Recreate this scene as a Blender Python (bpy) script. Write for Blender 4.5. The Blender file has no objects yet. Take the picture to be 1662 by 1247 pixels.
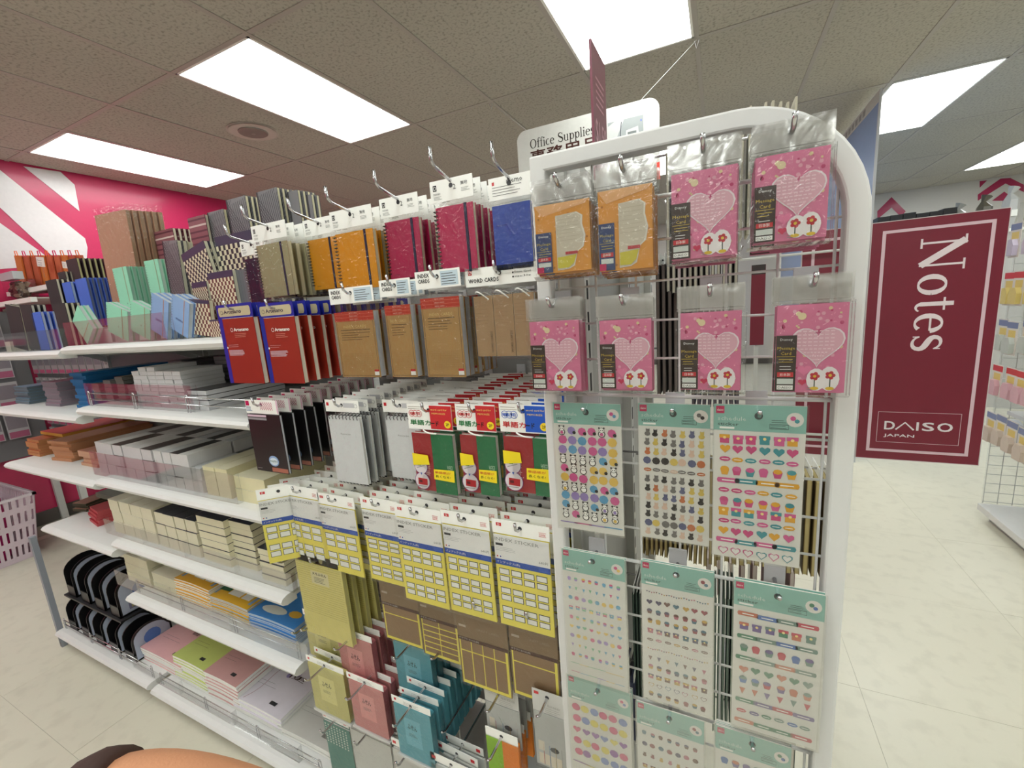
import bpy, math, random
from math import sin, cos, pi, radians, hypot
from mathutils import Matrix, Vector
random.seed(7)
S = bpy.context.scene
C = S.collection
# ---------------------------------------------------------------- camera
FPX, CAMZ = 699.48, 1.40
YAW, PITCH, ROLL = -.453, -.18094, -.07443
def cam_axes():
    fwd = Vector((sin(YAW)*cos(PITCH), cos(YAW)*cos(PITCH), sin(PITCH)))
    rt = Vector((cos(YAW), -sin(YAW), 0)); up = rt.cross(fwd)
    r = cos(ROLL)*rt+sin(ROLL)*up; u = -sin(ROLL)*rt+cos(ROLL)*up
    return r, u, fwd
CR, CU, CF = cam_axes()
cd = bpy.data.cameras.new('camera'); cam = bpy.data.objects.new('camera', cd); C.objects.link(cam)
cd.sensor_width = 36; cd.lens = FPX/1662*36; cd.clip_start = .02; cd.clip_end = 60
cam.matrix_world = Matrix(((CR.x, CU.x, -CF.x, 0), (CR.y, CU.y, -CF.y, 0), (CR.z, CU.z, -CF.z, CAMZ), (0, 0, 0, 1)))
S.camera = cam
def at(px, py, Y=None, X=None, Z=None):
    """real point of the shop that the photograph shows at (px,py), on the plane Y=, X= or height Z="""
    d = CR*((px-831)/FPX)+CU*(-(py-623.5)/FPX)+CF
    t = Y/d.y if Y is not None else (X/d.x if X is not None else (Z-CAMZ)/d.z)
    p = d*t; return Vector((p.x, p.y, p.z+CAMZ))
# ---------------------------------------------------------------- world, exposure
w = bpy.data.worlds.new('world'); S.world = w; w.use_nodes = True
w.node_tree.nodes['Background'].inputs[0].default_value = (.8, .85, .8, 1)
w.node_tree.nodes['Background'].inputs[1].default_value = .12
S.view_settings.view_transform = 'Standard'; S.view_settings.look = 'None'
S.view_settings.exposure = 0.0; S.view_settings.gamma = 1; S.view_settings.use_curve_mapping = False
S.cycles.transparent_max_bounces = 24
LIGHT = 8.0
# ---------------------------------------------------------------- materials
def lin(c):
    return tuple((x/12.92 if x <= .04045 else ((x+.055)/1.055)**2.4) for x in c)
def rgb(*c): return lin([x/255 for x in c])
def nodes(name):
    m = bpy.data.materials.new(name); m.use_nodes = True; n = m.node_tree.nodes; return m, n, m.node_tree.links, n['Principled BSDF']
def colmat(name, rough=.6, metal=0, coat=0, var=.05, scale=40, bump=0, bscale=200, spec=.5):
    m, n, l, b = nodes(name)
    a = n.new('ShaderNodeAttribute'); a.attribute_name = 'Col'
    t = n.new('ShaderNodeTexNoise'); t.inputs['Scale'].default_value = scale
    tc = n.new('ShaderNodeTexCoord'); l.new(tc.outputs['Object'], t.inputs['Vector'])
    r = n.new('ShaderNodeMapRange'); r.inputs[3].default_value = 1-var; r.inputs[4].default_value = 1+var
    l.new(t.outputs[0], r.inputs[0])
    v = n.new('ShaderNodeVectorMath'); v.operation = 'SCALE'
    l.new(a.outputs['Color'], v.inputs[0]); l.new(r.outputs[0], v.inputs['Scale']); l.new(v.outputs[0], b.inputs['Base Color'])
    b.inputs['Roughness'].default_value = rough; b.inputs['Metallic'].default_value = metal
    b.inputs['Coat Weight'].default_value = coat; b.inputs['Coat Roughness'].default_value = .12
    b.inputs['Specular IOR Level'].default_value = spec
    if bump:
        t2 = n.new('ShaderNodeTexNoise'); t2.inputs['Scale'].default_value = bscale; l.new(tc.outputs['Object'], t2.inputs['Vector'])
        bp = n.new('ShaderNodeBump'); bp.inputs['Strength'].default_value = bump; bp.inputs['Distance'].default_value = .002
        l.new(t2.outputs[0], bp.inputs['Height']); l.new(bp.outputs[0], b.inputs['Normal'])
    return m
PAPER = colmat('paper', .7, bump=.15, bscale=300)
GLOSS = colmat('coated_card', .38, coat=.25)
METAL = colmat('powder_coated_steel', .42, var=.03, bump=.05)
CHROME = colmat('chrome', .18, metal=1, var=.08)
PLASTIC = colmat('plastic', .35, coat=.15)
SKIN = colmat('skin', .55, var=.06, scale=25, bump=.2, bscale=400)
def film_mat(name, rough, tint, g0, g1, bscale, bstr):
    m, n, l, b = nodes(name); out = n['Material Output']; n.remove(b)
    tr = n.new('ShaderNodeBsdfTransparent'); tr.inputs[0].default_value = (*tint, 1)
    gl = n.new('ShaderNodeBsdfGlossy'); gl.inputs['Roughness'].default_value = rough
    mx = n.new('ShaderNodeMixShader'); lw = n.new('ShaderNodeLayerWeight'); lw.inputs[0].default_value = .35
    r = n.new('ShaderNodeMapRange'); r.inputs[3].default_value = g0; r.inputs[4].default_value = g1
    tc = n.new('ShaderNodeTexCoord'); t = n.new('ShaderNodeTexNoise'); t.inputs['Scale'].default_value = bscale; t.inputs['Distortion'].default_value = 1.2
    bp = n.new('ShaderNodeBump'); bp.inputs['Strength'].default_value = bstr; bp.inputs['Distance'].default_value = .004
    l.new(tc.outputs['Object'], t.inputs['Vector']); l.new(t.outputs[0], bp.inputs['Height'])
    l.new(bp.outputs[0], gl.inputs['Normal']); l.new(bp.outputs[0], lw.inputs['Normal'])
    l.new(lw.outputs['Fresnel'], r.inputs[0]); l.new(r.outputs[0], mx.inputs[0])
    l.new(tr.outputs[0], mx.inputs[1]); l.new(gl.outputs[0], mx.inputs[2]); l.new(mx.outputs[0], out.inputs[0])
    return m
FILM = film_mat('clear_film', .12, (.98, .98, .975), .03, .5, 55, 1.0)
FILM2 = film_mat('smooth_clear_film', .1, (.98, .98, .975), .025, .35, 20, .15)
FLAP = film_mat('clear_flap', .22, (.97, .97, .96), .22, .7, 26, .6)
ACRYL = film_mat('clear_acrylic', .05, (.975, .98, .98), .035, .4, 3, .1)
def emit_mat(name, col, s):
    m, n, l, b = nodes(name); b.inputs['Emission Color'].default_value = (*col, 1); b.inputs['Emission Strength'].default_value = s
    b.inputs['Base Color'].default_value = (.8, .8, .8, 1); return m
LAMP = emit_mat('lit_diffuser', (.955, 1, .965), LIGHT)
def tile_mat(name, base, spot, scale, rough, bump, coat=0):
    m, n, l, b = nodes(name)
    tc = n.new('ShaderNodeTexCoord'); t = n.new('ShaderNodeTexNoise'); t.inputs['Scale'].default_value = scale; t.inputs['Detail'].default_value = 6
    gm = n.new('ShaderNodeNewGeometry')
    l.new(gm.outputs['Position'], t.inputs['Vector'])
    cr = n.new('ShaderNodeValToRGB'); cr.color_ramp.elements[0].position = .33; cr.color_ramp.elements[0].color = (*spot, 1)
    cr.color_ramp.elements[1].position = .5; cr.color_ramp.elements[1].color = (*base, 1)
    t2 = n.new('ShaderNodeTexNoise'); t2.inputs['Scale'].default_value = 1.3; t2.inputs['Detail'].default_value = 3; l.new(gm.outputs['Position'], t2.inputs['Vector'])
    r = n.new('ShaderNodeMapRange'); r.inputs[1].default_value = .3; r.inputs[2].default_value = .7; r.inputs[3].default_value = .95; r.inputs[4].default_value = 1.03
    l.new(t2.outputs[0], r.inputs[0]); l.new(t.outputs[0], cr.inputs[0])
    v = n.new('ShaderNodeVectorMath'); v.operation = 'SCALE'; l.new(cr.outputs[0], v.inputs[0]); l.new(r.outputs[0], v.inputs['Scale'])
    l.new(v.outputs[0], b.inputs['Base Color']); b.inputs['Roughness'].default_value = rough
    b.inputs['Coat Weight'].default_value = coat; b.inputs['Coat Roughness'].default_value = .2
    bp = n.new('ShaderNodeBump'); bp.inputs['Strength'].default_value = bump; bp.inputs['Distance'].default_value = .003
    l.new(t.outputs[0], bp.inputs['Height']); l.new(bp.outputs[0], b.inputs['Normal'])
    return m
CEIL = tile_mat('mineral_fibre_tile', rgb(190, 186, 174), rgb(158, 153, 142), 70, .95, .5)
FLOORM = tile_mat('vinyl_tile', rgb(224, 220, 202), rgb(216, 212, 194), 16, .35, .02, .12)
# ---------------------------------------------------------------- mesh builder
TXT = {}
def text_geo(s):
    if s in TXT: return TXT[s]
    cu = bpy.data.curves.new('t', 'FONT'); cu.body = s; cu.resolution_u = 3 if s in ('D', 'S', 'O', 'I', 'JAPAN', '$1.50', 'Artesano') else 1; cu.align_x = 'LEFT'
    o = bpy.data.objects.new('t', cu); C.objects.link(o)
    dg = bpy.context.evaluated_depsgraph_get(); me = o.evaluated_get(dg).to_mesh()
    vs = [tuple(v.co)[:2] for v in me.vertices]; fs = [tuple(p.vertices) for p in me.polygons]
    bpy.data.objects.remove(o); bpy.data.curves.remove(cu)
    xs = [v[0] for v in vs] or [0, 1]; ys = [v[1] for v in vs] or [0, 1]
    x0, x1, y0, y1 = min(xs), max(xs), min(ys), max(ys)
    vs = [(v[0]-x0, v[1]-y0) for v in vs]
    TXT[s] = (vs, fs, x1-x0, y1-y0); return TXT[s]
class G:
    def __init__(s): s.v = []; s.f = []; s.c = []
    def add(s, vs, fs, col):
        b = len(s.v); s.v += [tuple(p) for p in vs]
        for f in fs: s.f.append(tuple(i+b for i in f)); s.c.append(col)
        return s
    def box(s, x0, y0, z0, x1, y1, z1, col, cols=None):
        if x0 > x1: x0, x1 = x1, x0
        if y0 > y1: y0, y1 = y1, y0
        if z0 > z1: z0, z1 = z1, z0
        vs = [(x0, y0, z0), (x1, y0, z0), (x1, y1, z0), (x0, y1, z0), (x0, y0, z1), (x1, y0, z1), (x1, y1, z1), (x0, y1, z1)]
        fs = [(0, 1, 5, 4), (1, 2, 6, 5), (2, 3, 7, 6), (3, 0, 4, 7), (4, 5, 6, 7), (3, 2, 1, 0)]
        b = len(s.v); s.v += vs
        for i, f in enumerate(fs):
            s.f.append(tuple(k+b for k in f)); s.c.append(cols[i] if cols and cols[i] else col)
        return s
    def rect(s, x0, z0, x1, z1, col, y=-.0003):
        return s.add([(x0, y, z0), (x1, y, z0), (x1, y, z1), (x0, y, z1)], [(0, 1, 2, 3)], col)
    def poly(s, pts, col, y=-.0003):
        a = sum(pts[i][0]*pts[(i+1) % len(pts)][1]-pts[(i+1) % len(pts)][0]*pts[i][1] for i in range(len(pts)))
        if a < 0: pts = pts[::-1]
        return s.add([(p[0], y, p[1]) for p in pts], [tuple(range(len(pts)))], col)
    def disc(s, x, z, r, col, y=-.0003, n=10, rz=None):
        rz = rz or r
        return s.poly([(x+r*cos(2*pi*i/n), z+rz*sin(2*pi*i/n)) for i in range(n)], col, y)
    def prism(s, pts, y0, y1, col, side=None):
        a = sum(pts[i][0]*pts[(i+1) % len(pts)][1]-pts[(i+1) % len(pts)][0]*pts[i][1] for i in range(len(pts)))
        if a < 0: pts = pts[::-1]
        n = len(pts); vs = [(p[0], y0, p[1]) for p in pts]+[(p[0], y1, p[1]) for p in pts]
        b = len(s.v); s.v += vs
        s.f.append(tuple(b+i for i in range(n))); s.c.append(col)
        s.f.append(tuple(b+n+i for i in range(n))[::-1]); s.c.append(col)
        for i in range(n):
            j = (i+1) % n; s.f.append((b+j, b+i, b+n+i, b+n+j)); s.c.append(side or col)
        return s
    def text(s, t, x, z, h, col, y=-.0006, wid=None, rot=0, bold=0, align='l'):
        """t in height h (cap box), lower left corner at x,z; wid squeezes it to a width"""
        vs, fs, W, H = text_geo(t)
        if H <= 0 or W <= 0: return s
        k = h/H; kx = wid/W if wid else k
        if align == 'c': x -= W*kx/2
        if align == 'r': x -= W*kx
        for dx, dz in ([(0, 0)] if not bold else [(0, 0), (bold, 0), (0, bold), (bold, bold)]):
            o = []
            for a, b in vs:
                a, b = a*kx+dx, b*k+dz
                if rot: a, b = a*cos(rot)-b*sin(rot), a*sin(rot)+b*cos(rot)
                o.append((x+a, y-(dx+dz)*.02, z+b))
            s.add(o, fs, col)
        return s
    def tube(s, pts, r, col, n=6, caps=True):
        P = [Vector(p) for p in pts]; N = len(P); b = len(s.v)
        prev = None
        for i, p in enumerate(P):
            t = (P[min(i+1, N-1)]-P[max(i-1, 0)]).normalized()
            if prev is None:
                a = Vector((0, 0, 1)) if abs(t.z) < .9 else Vector((1, 0, 0)); u = t.cross(a).normalized()
            else:
                u = (prev-t*prev.dot(t)).normalized()
            prev = u; v = t.cross(u); rr = r[i] if isinstance(r, (list, tuple)) else r
            for k in range(n):
                q = p+u*rr*cos(2*pi*k/n)+v*rr*sin(2*pi*k/n); s.v.append(tuple(q))
        for i in range(N-1):
            for k in range(n):
                k2 = (k+1) % n; s.f.append((b+i*n+k, b+i*n+k2, b+(i+1)*n+k2, b+(i+1)*n+k)); s.c.append(col)
        if caps:
            s.f.append(tuple(b+k for k in range(n))[::-1]); s.c.append(col)
            s.f.append(tuple(b+(N-1)*n+k for k in range(n))); s.c.append(col)
        return s
    def xf(s, M, start=0):
        s.v[start:] = [tuple(M @ Vector(p)) for p in s.v[start:]]; return s
    def join(s, o, M=None):
        vs = o.v if M is None else [tuple(M @ Vector(p)) for p in o.v]
        b = len(s.v); s.v += vs; s.f += [tuple(i+b for i in f) for f in o.f]; s.c += o.c; return s
    def build(s, name, mat, parent=None, smooth=False, bevel=0):
        me = bpy.data.meshes.new(name); me.from_pydata(s.v, [], s.f)
        ca = me.color_attributes.new('Col', 'BYTE_COLOR', 'CORNER')
        buf = []
        for f, c in zip(s.f, s.c):
            buf += [c[0], c[1], c[2], 1.0]*len(f)
        ca.data.foreach_set('color', buf)
        me.materials.append(mat)
        if smooth:
            me.polygons.foreach_set('use_smooth', [True]*len(me.polygons))
        me.update()
        o = bpy.data.objects.new(name, me); C.objects.link(o)
        if parent is not None: o.parent = parent
        if bevel:
            b = o.modifiers.new('bevel', 'BEVEL'); b.width = bevel; b.segments = 2; b.limit_method = 'ANGLE'
        return o
def tag(o, label, cat, group=None):
    o['label'] = label; o['category'] = cat
    if group: o['group'] = group
    return o
def thing(name, label, cat, loc=(0, 0, 0), rz=0, group=None, ry=0, rx=0):
    o = bpy.data.objects.new(name, None); C.objects.link(o); o.location = loc; o.rotation_euler = (rx, ry, rz)
    o.empty_display_size = .05
    return tag(o, label, cat, group)
def dup(o, loc=None, label=None, group=None, parent=None):
    c = o.copy(); C.objects.link(c)
    if parent is not None: c.parent = parent
    if loc is not None: c.location = loc
    if label: c['label'] = label
    if group: c['group'] = group
    for ch in list(o.children): dup(ch, parent=c)
    return c
def struct(o): o['kind'] = 'structure'; return o
WHITE = rgb(252, 252, 247); OFF = rgb(222, 220, 212); GREY = rgb(150, 150, 146); DK = rgb(40, 40, 44); BLACK = rgb(18, 18, 20)
RED = rgb(205, 40, 48); MAG = rgb(196, 20, 88); KRAFT = rgb(184, 146, 90); KRAFT2 = rgb(150, 125, 95); CREAM = rgb(226, 220, 190)
YEL = rgb(252, 238, 104); NAVY = rgb(38, 36, 72); STEEL = rgb(212, 212, 208); CHR = rgb(205, 205, 208); MINT = rgb(140, 190, 178)
CLR = (1, 1, 1)
# ================================================================ SETTING
NX = [-4.39+.61*k for k in range(-2, 20)]
NX[11], NX[12], NX[14] = 1.04, 1.64, 2.87
NY = [-3.35, -2.13, -.91, .31, 1.53, 2.75, 4.1, 5.42, 6.8, 8.1, 9.1]
CZ = 2.70
LIGHTS = {(2, 4), (5, 4), (8, 4), (11, 4), (11, 6), (8, 6), (14, 8), (2, 2), (5, 2), (8, 2), (11, 2), (11, 8), (8, 8), (5, 8), (14, 4), (14, 6), (14, 2), (17, 4), (17, 6), (17, 8), (11, 0), (5, 0), (8, 0)}
ceil_o = struct(G().box(-4.75, -3.4, CZ+.06, 7.3, 9.15, CZ+.1, rgb(150, 146, 138)).build('ceiling', METAL))
gx = G().box(-.305+.012, -.5, 0, .305-.012, .5, .012, OFF)
tiles = {}
for j in range(len(NY)-1):
    d = NY[j+1]-NY[j]
    for i in range(len(NX)-1):
        xa, xb = max(NX[i], -4.7), NX[i+1]
        if xb-xa < .05: continue
        if (i, j) in LIGHTS: continue
        key = (round(xb-xa, 2), round(d, 2))
        if key not in tiles:
            t = G().box(-(xb-xa)/2+.008, -d/2+.008, 0, (xb-xa)/2-.008, d/2-.008, .014, OFF).build('ceiling_tile', CEIL, ceil_o)
            tiles[key] = t
        else:
            t = tiles[key].copy(); C.objects.link(t)
        t.location = ((xa+xb)/2, (NY[j]+NY[j+1])/2, CZ+random.uniform(.0, .002))
for k, x in enumerate(NX):
    if x > -4.7: G().box(x-.012, -3.35, CZ-.003, x+.012, 9.1, CZ+.02, rgb(178, 172, 164)).build('ceiling_runner', METAL, ceil_o)
for y in NY[1:-1]:
    G().box(-4.7, y-.012, CZ-.002, 7.2, y+.012, CZ+.02, rgb(178, 172, 164)).build('ceiling_cross_bar', METAL, ceil_o)
names = {(5, 4): 'lit ceiling panel over the left shelves, large and nearest', (2, 4): 'lit ceiling panel at the left, nearest the pink wall',
         (8, 4): 'lit ceiling panel cut by the top edge of the picture', (11, 6): 'lit ceiling panel at the upper right beside the blue panel',
         (14, 8): 'lit ceiling panel at the right edge, low and far off', (8, 6): 'lit ceiling panel seen through the top of the wire rack',
         (2, 6): 'lit ceiling panel hidden behind the hanging notebook headers', (5, 6): 'lit ceiling panel above the blue memo pads, far back'}
for (i, j) in sorted(LIGHTS):
    xa, xb, ya, yb = NX[i], NX[i+1], NY[j], NY[j+1]
    if (i, j) == (5, 6): continue
    t = thing('ceiling_light', names.get((i, j), 'flush square-edged lit ceiling panel elsewhere in the shop ceiling'), 'light', ((xa+xb)/2, (ya+yb)/2, CZ), 0, 'lit ceiling panels')
    hx, hy = (xb-xa)/2-.012, (yb-ya)/2-.012
    G().box(-hx, -hy, .02, hx, hy, .05, OFF).build('housing', METAL, t)
    fr = G()
    for a in ((-hx, -hy, -hx+.012, hy), (hx-.012, -hy, hx, hy), (-hx, -hy, hx, -hy+.012), (-hx, hy-.012, hx, hy)): fr.box(a[0], a[1], -.004, a[2], a[3], .02, WHITE)
    fr.build('frame', METAL, t)
    G().box(-hx+.012, -hy+.012, .0, hx-.012, hy-.012, .01, WHITE).build('diffuser', LAMP, t)
sp = thing('ceiling_speaker', 'round grey speaker grille set in the ceiling tile', 'speaker', (-2.9, 2.2, CZ))
g = G()
for r, z, c in ((.16, -.002, rgb(196, 190, 180)), (.145, -.006, rgb(206, 200, 190))):
    g.add([(r*cos(a*pi/16), r*sin(a*pi/16), z) for a in range(32)], [tuple(range(32))[::-1]], c)
g.build('ring', METAL, sp)
g = G(); g.add([(.09*cos(a*pi/12), .09*sin(a*pi/12), -.012) for a in range(24)]+[(.095*cos(a*pi/12), .095*sin(a*pi/12), .0) for a in range(24)], [tuple(range(24))[::-1]]+[(i, (i+1) % 24, 24+(i+1) % 24, 24+i) for i in range(24)], rgb(140, 136, 128))
g.build('grille', METAL, sp)
g = G(); g.add([(.014*cos(a*pi/6), .014*sin(a*pi/6), -.018) for a in range(12)], [tuple(range(12))[::-1]], rgb(160, 155, 150)); g.build('centre_cap', METAL, sp)
# floor: subfloor and vinyl tiles
floor = struct(G().box(-4.75, -3.4, -.06, 7.3, 9.15, -.0015, rgb(176, 172, 156)).build('floor', METAL))
TS = .61; ft = None; nt = 0; rest = G()
cells = []
for i in range(-8, 12):
    for j in range(-2, 15):
        x, y = .46+TS*(i), .42+TS*j
        cells.append((hypot(x+.3, y-.6), x, y))
cells.sort()
for k, (dd, x, y) in enumerate(cells):
    if x-TS/2 < -4.72: continue
    if nt < 280:
        if ft is None:
            ft = G().box(-TS/2+.0005, -TS/2+.0005, -.004, TS/2-.0005, TS/2-.0005, 0, OFF).build('floor_tile', FLOORM, floor); t = ft
        else:
            t = ft.copy(); C.objects.link(t)
        t.location = (x-TS/2, y-TS/2, random.uniform(-.0006, 0)); nt += 1
    else:
        rest.box(x-TS+.0012, y-TS+.0012, -.004, x-.0012, y-.0012, 0, OFF)
o = rest.build('distant_tiles', FLOORM, floor); o['kind'] = 'stuff'
# walls
PINK = rgb(200, 40, 92)
wl = struct(G().box(-4.78, -3.4, 0, -4.70, 9.15, CZ+.06, PINK).build('wall_left', GLOSS))
wb = struct(G().box(-4.78, 9.10, 0, 7.3, 9.2, CZ+.06, rgb(206, 202, 196)).build('wall_back', METAL))
struct(G().box(7.2, -3.4, 0, 7.3, 9.15, CZ+.06, rgb(206, 202, 196)).build('wall_right', METAL))
struct(G().box(-4.78, -3.5, 0, 7.3, -3.4, CZ+.06, rgb(206, 202, 196)).build('wall_front', METAL))
struct(G().box(-4.70, -3.4, 0, -4.685, 9.1, .1, rgb(90, 85, 80)).build('baseboard_left', METAL))
struct(G().box(-4.7, 9.085, 0, 7.2, 9.1, .1, rgb(90, 85, 80)).build('baseboard_back', METAL))
def wall_print(pts, col, name='wall_stripe'):
    P = [at(px, py, X=-4.698) for px, py in pts]
    g = G(); g.add([(-4.697, p.y, min(p.z, CZ-.002)) for p in P], [tuple(range(len(P)))], col)
    g.add([(-4.70, p.y, min(p.z, CZ-.002)) for p in P], [tuple(range(len(P)))], col)
    return g.build(name, GLOSS, wl)
WS = rgb(226, 220, 222)
wall_print([(38, 270), (98, 279), (121, 300), (129, 343)], WS)
wall_print([(-40, 245), (0, 276), (138, 387), (142, 402), (140, 430), (100, 430), (-40, 300)], WS)
wall_print([(-40, 330), (0, 362), (65, 408), (90, 430), (-40, 440)], WS)
PB = rgb(168, 24, 78)
def back_print(pts, col=PB):
    g = G(); P = [at(px, py, Y=9.095) for px, py in pts]
    g.add([(p.x, 9.095, min(p.z, CZ-.002)) for p in P], [tuple(range(len(P)))], col); g.build('wall_chevron', GLOSS, wb)
back_print([(1424, 343), (1447, 320), (1470, 343), (1462, 352), (1447, 337), (1424, 356)])
back_print([(1590, 294), (1602, 293), (1590, 305)])
back_print([(1587, 316), (1624, 290), (1640, 289), (1662, 300), (1662, 312), (1632, 298), (1587, 326)])
back_print([(1610, 326), (1630, 311), (1650, 326)])
# ================================================================ SHELVING BAYS
YF, YB = .643, 1.04
def shelf_part(parent, x0, x1, z, yf=YF, yb=YB, rail=True, lip=True):
    g = G()
    n = 8; pr = [(yf+.004, z), (yf-.010, z-.004), (yf-.016, z-.012), (yf-.012, z-.022), (yf, z-.028), (yf+.03, z-.028), (yf+.03, z-.016), (yb, z-.016), (yb, z)]
    vs = [(x0, a, b) for a, b in pr]+[(x1, a, b) for a, b in pr]; m = len(pr)
    g.add(vs, [tuple(range(m)), tuple(range(m, 2*m))[::-1]]+[(i, m+i, m+(i+1) % m, (i+1) % m) for i in range(m)], rgb(228, 228, 226))
    o = g.build('shelf', METAL, parent)
    if rail:
        r = G(); a, b = x0+.02, x1-.02
        for h in (.022, .043): r.tube([(a, yf+.02, z+h), (b, yf+.02, z+h)], .0018, CHR)
        k = max(2, round((b-a)/.25))
        for i in range(k+1):
            x = a+(b-a)*i/k
            for dx in (-.006, .006): r.tube([(x+dx, yf+.02, z), (x+dx, yf+.02, z+.043), (x+dx*.3, yf+.02, z+.05)], .0018, CHR)
        r.build('wire_fence', CHROME, o, smooth=True)
    # brackets
    for x in (x0+.012, x1-.012):
        b = G(); pts = [(yb, z-.016), (yf+.08, z-.016), (yf+.10, z-.03), (yb-.08, z-.05), (yb, z-.09)]
        b.add([(x-.002, p, q) for p, q in pts]+[(x+.002, p, q) for p, q in pts], [tuple(range(5)), tuple(range(5, 10))[::-1]]+[(i, 5+i, 5+(i+1) % 5, (i+1) % 5) for i in range(5)], rgb(200, 200, 198))
        b.build('bracket', METAL, o)
    return o
def upright(parent, x, top, yb=YB):
    g = G().box(x-.02, yb, 0, x+.02, yb+.04, top, rgb(205, 205, 202))
    for k in range(int(top/.05)): g.box(x-.008, yb-.0006, .05*k+.01, x-.004, yb, .05*k+.035, BLACK); g.box(x+.004, yb-.0006, .05*k+.01, x+.008, yb, .05*k+.035, BLACK)
    g.build('upright', METAL, parent)
    G().box(x-.02, YF+.05, 0, x+.02, yb, .06, rgb(205, 205, 202)).build('foot', METAL, parent)
RX0, RX1 = -1.905, -1.02
bay = thing('shelving_bay', 'white steel shelving bay holding the stacked paper pads, middle of the run', 'shelf', (0, 0, 0))
upright(bay, RX0, 1.62); upright(bay, RX1, 1.62)
G().box(RX0, YB+.015, .1, RX1, YB+.025, 1.60, rgb(150, 152, 152)).build('back_panel', METAL, bay)
SZ = {1: 1.374, 2: 1.172, 3: .921, 4: .692, 5: .477, 6: .085}
for k in (1, 2, 3, 4, 5): shelf_part(bay, RX0, RX1, SZ[k], rail=k in (2, 5))
shelf_part(bay, RX0, RX1, SZ[6], rail=True)
G().box(RX0, YF+.06, .0, RX1, YF+.07, SZ[6]-.016, rgb(205, 205, 202)).build('kick_plate', METAL, bay)
LX0, LX1 = -2.70, -1.925
bayl = thing('shelving_bay', 'white steel shelving bay with wire mesh back at the far left end', 'shelf', (0, 0, 0))
upright(bayl, LX0, 1.55)
LZ = {1: 1.362, 2: 1.140, 3: .905, 4: .648, 6: .095}
for k in (1, 2, 3, 4): shelf_part(bayl, LX0 if k < 4 else -2.5, LX1, LZ[k], rail=False)
shelf_part(bayl, LX0, LX1, LZ[6], rail=True)
g = G()
for i in range(17): x = LX0+(LX1-LX0)*i/16; g.tube([(x, YB+.02, .12), (x, YB+.02, .90)], .0022, STEEL, 5)
for j in range(16): z = .12+.05*j; g.tube([(LX0, YB+.024, z), (LX1, YB+.024, z)], .0022, STEEL, 5)
g.build('wire_mesh_back', METAL, bayl)
g = G()
g.box(LX0-.03, YF, 0, LX0-.022, YB+.04, .045, STEEL)
g.build('end_rail', METAL, bayl)
g = G()
for zz in (.1, .45, .8, 1.15): pass
g.box(LX0-.035, YF-.0, 0, LX0-.015, YF+.02, .55, rgb(150, 155, 165)); g.build('end_post', METAL, bayl)
G().box(LX0-.03, YF+.02, .1, LX0-.026, YB, .52, CLR).build('end_panel', ACRYL, bayl)
G().box(LX0, YB+.012, .905, LX1-.02, YB+.022, 1.52, rgb(138, 140, 142)).build('back_panel', METAL, bayl)
# hook bay
HX0, HX1 = -.995, -.255
bayh = thing('pegboard_bay', 'grey pegboard bay carrying the hooks of hanging stationery', 'shelf', (0, 0, 0))
upright(bayh, HX1+.01, 1.62)
G().box(HX0+.02, YB, .1, HX1, YB+.012, 1.60, rgb(150, 150, 148)).build('back_panel', METAL, bayh)
g = G()
for k in range(22): g.box(HX0+.03, YB-.001, .15+.066*k, HX1-.02, YB, .153+.066*k, rgb(90, 90, 88))
g.build('slot_rows', METAL, bayh)
shelf_part(bayh, HX0+.01, HX1, .085, rail=False)
# end cap of the gondola, facing the right aisle
cap = thing('gondola_end_panel', 'pale grey end panel with slotted posts behind the wire rack', 'shelf', (0, 0, 0))
G().box(-.225, .66, 0, -.21, 1.46, 1.62, rgb(176, 176, 172)).build('panel', METAL, cap)
for y in (.69, 1.06, 1.43): 
    g = G().box(-.21, y-.015, 0, -.19, y+.015, 1.62, rgb(200, 200, 196))
    for k in range(30): g.box(-.1901, y-.004, .05+.05*k, -.1895, y+.004, .08+.05*k, BLACK)
    g.build('post', METAL, cap)
# ================================================================ HOOKS AND HANGING PACKS
def hook(x, y, z, label, ybk=YB, rise=0.0, tip=.018, grp='chrome display hooks on the pegboard bay'):
    t = thing('display_hook', label, 'hook', (x, y, z), 0, grp)
    L = ybk-y
    g = G(); g.tube([(0, -.006, tip+rise), (0, -.004, .006+rise), (0, .004, rise), (0, .07 if rise else .02, 0 if rise else -.001), (0, L, -.002)], .0026, CHR, 8)
    g.build('rod', CHROME, t, smooth=True)
    G().box(-.012, L-.004, -.02, .012, L, .02, CHR).build('back_plate', METAL, t)
    return t
def bagfilm(parent, w, h, t, top, name='bag'):
    # thin film envelope: front sheet with slight puff, sides, bottom
    g = G(); nx, nz = 4, 6; hw = w/2+.003
    vs = []
    for j in range(nz+1):
        for i in range(nx+1):
            u, v = i/nx, j/nz
            puff = .0012+.0014*sin(pi*u)*random.uniform(.4, 1)
            vs.append((-hw+2*hw*u, -puff-.0006, top-(h-.0)*v))
    fs = [(j*(nx+1)+i, (j+1)*(nx+1)+i, (j+1)*(nx+1)+i+1, j*(nx+1)+i+1) for j in range(nz) for i in range(nx)]
    g.add(vs, fs, CLR)
    g.add([(hw, -.001, top), (hw, -.001, top-h), (hw, t, top-h), (hw, t, top)], [(0, 1, 2, 3)], CLR)
    g.add([(-hw, -.001, top-h), (hw, -.001, top-h), (hw, t, top-h-.003), (-hw, t, top-h-.003)], [(0, 1, 2, 3)], CLR)
    return g.build(name, FILM, parent, smooth=True)
def body(g, x0, z0, x1, z1, t, cover, page, y=0, covert=.0012):
    g.box(x0, y, z0, x1, y+covert, z1, cover); g.box(x0+.001, y+covert, z0+.001, x1-.001, y+t-covert, z1-.001, page); g.box(x0, y+t-covert, z0, x1, y+t, z1, cover)
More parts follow.
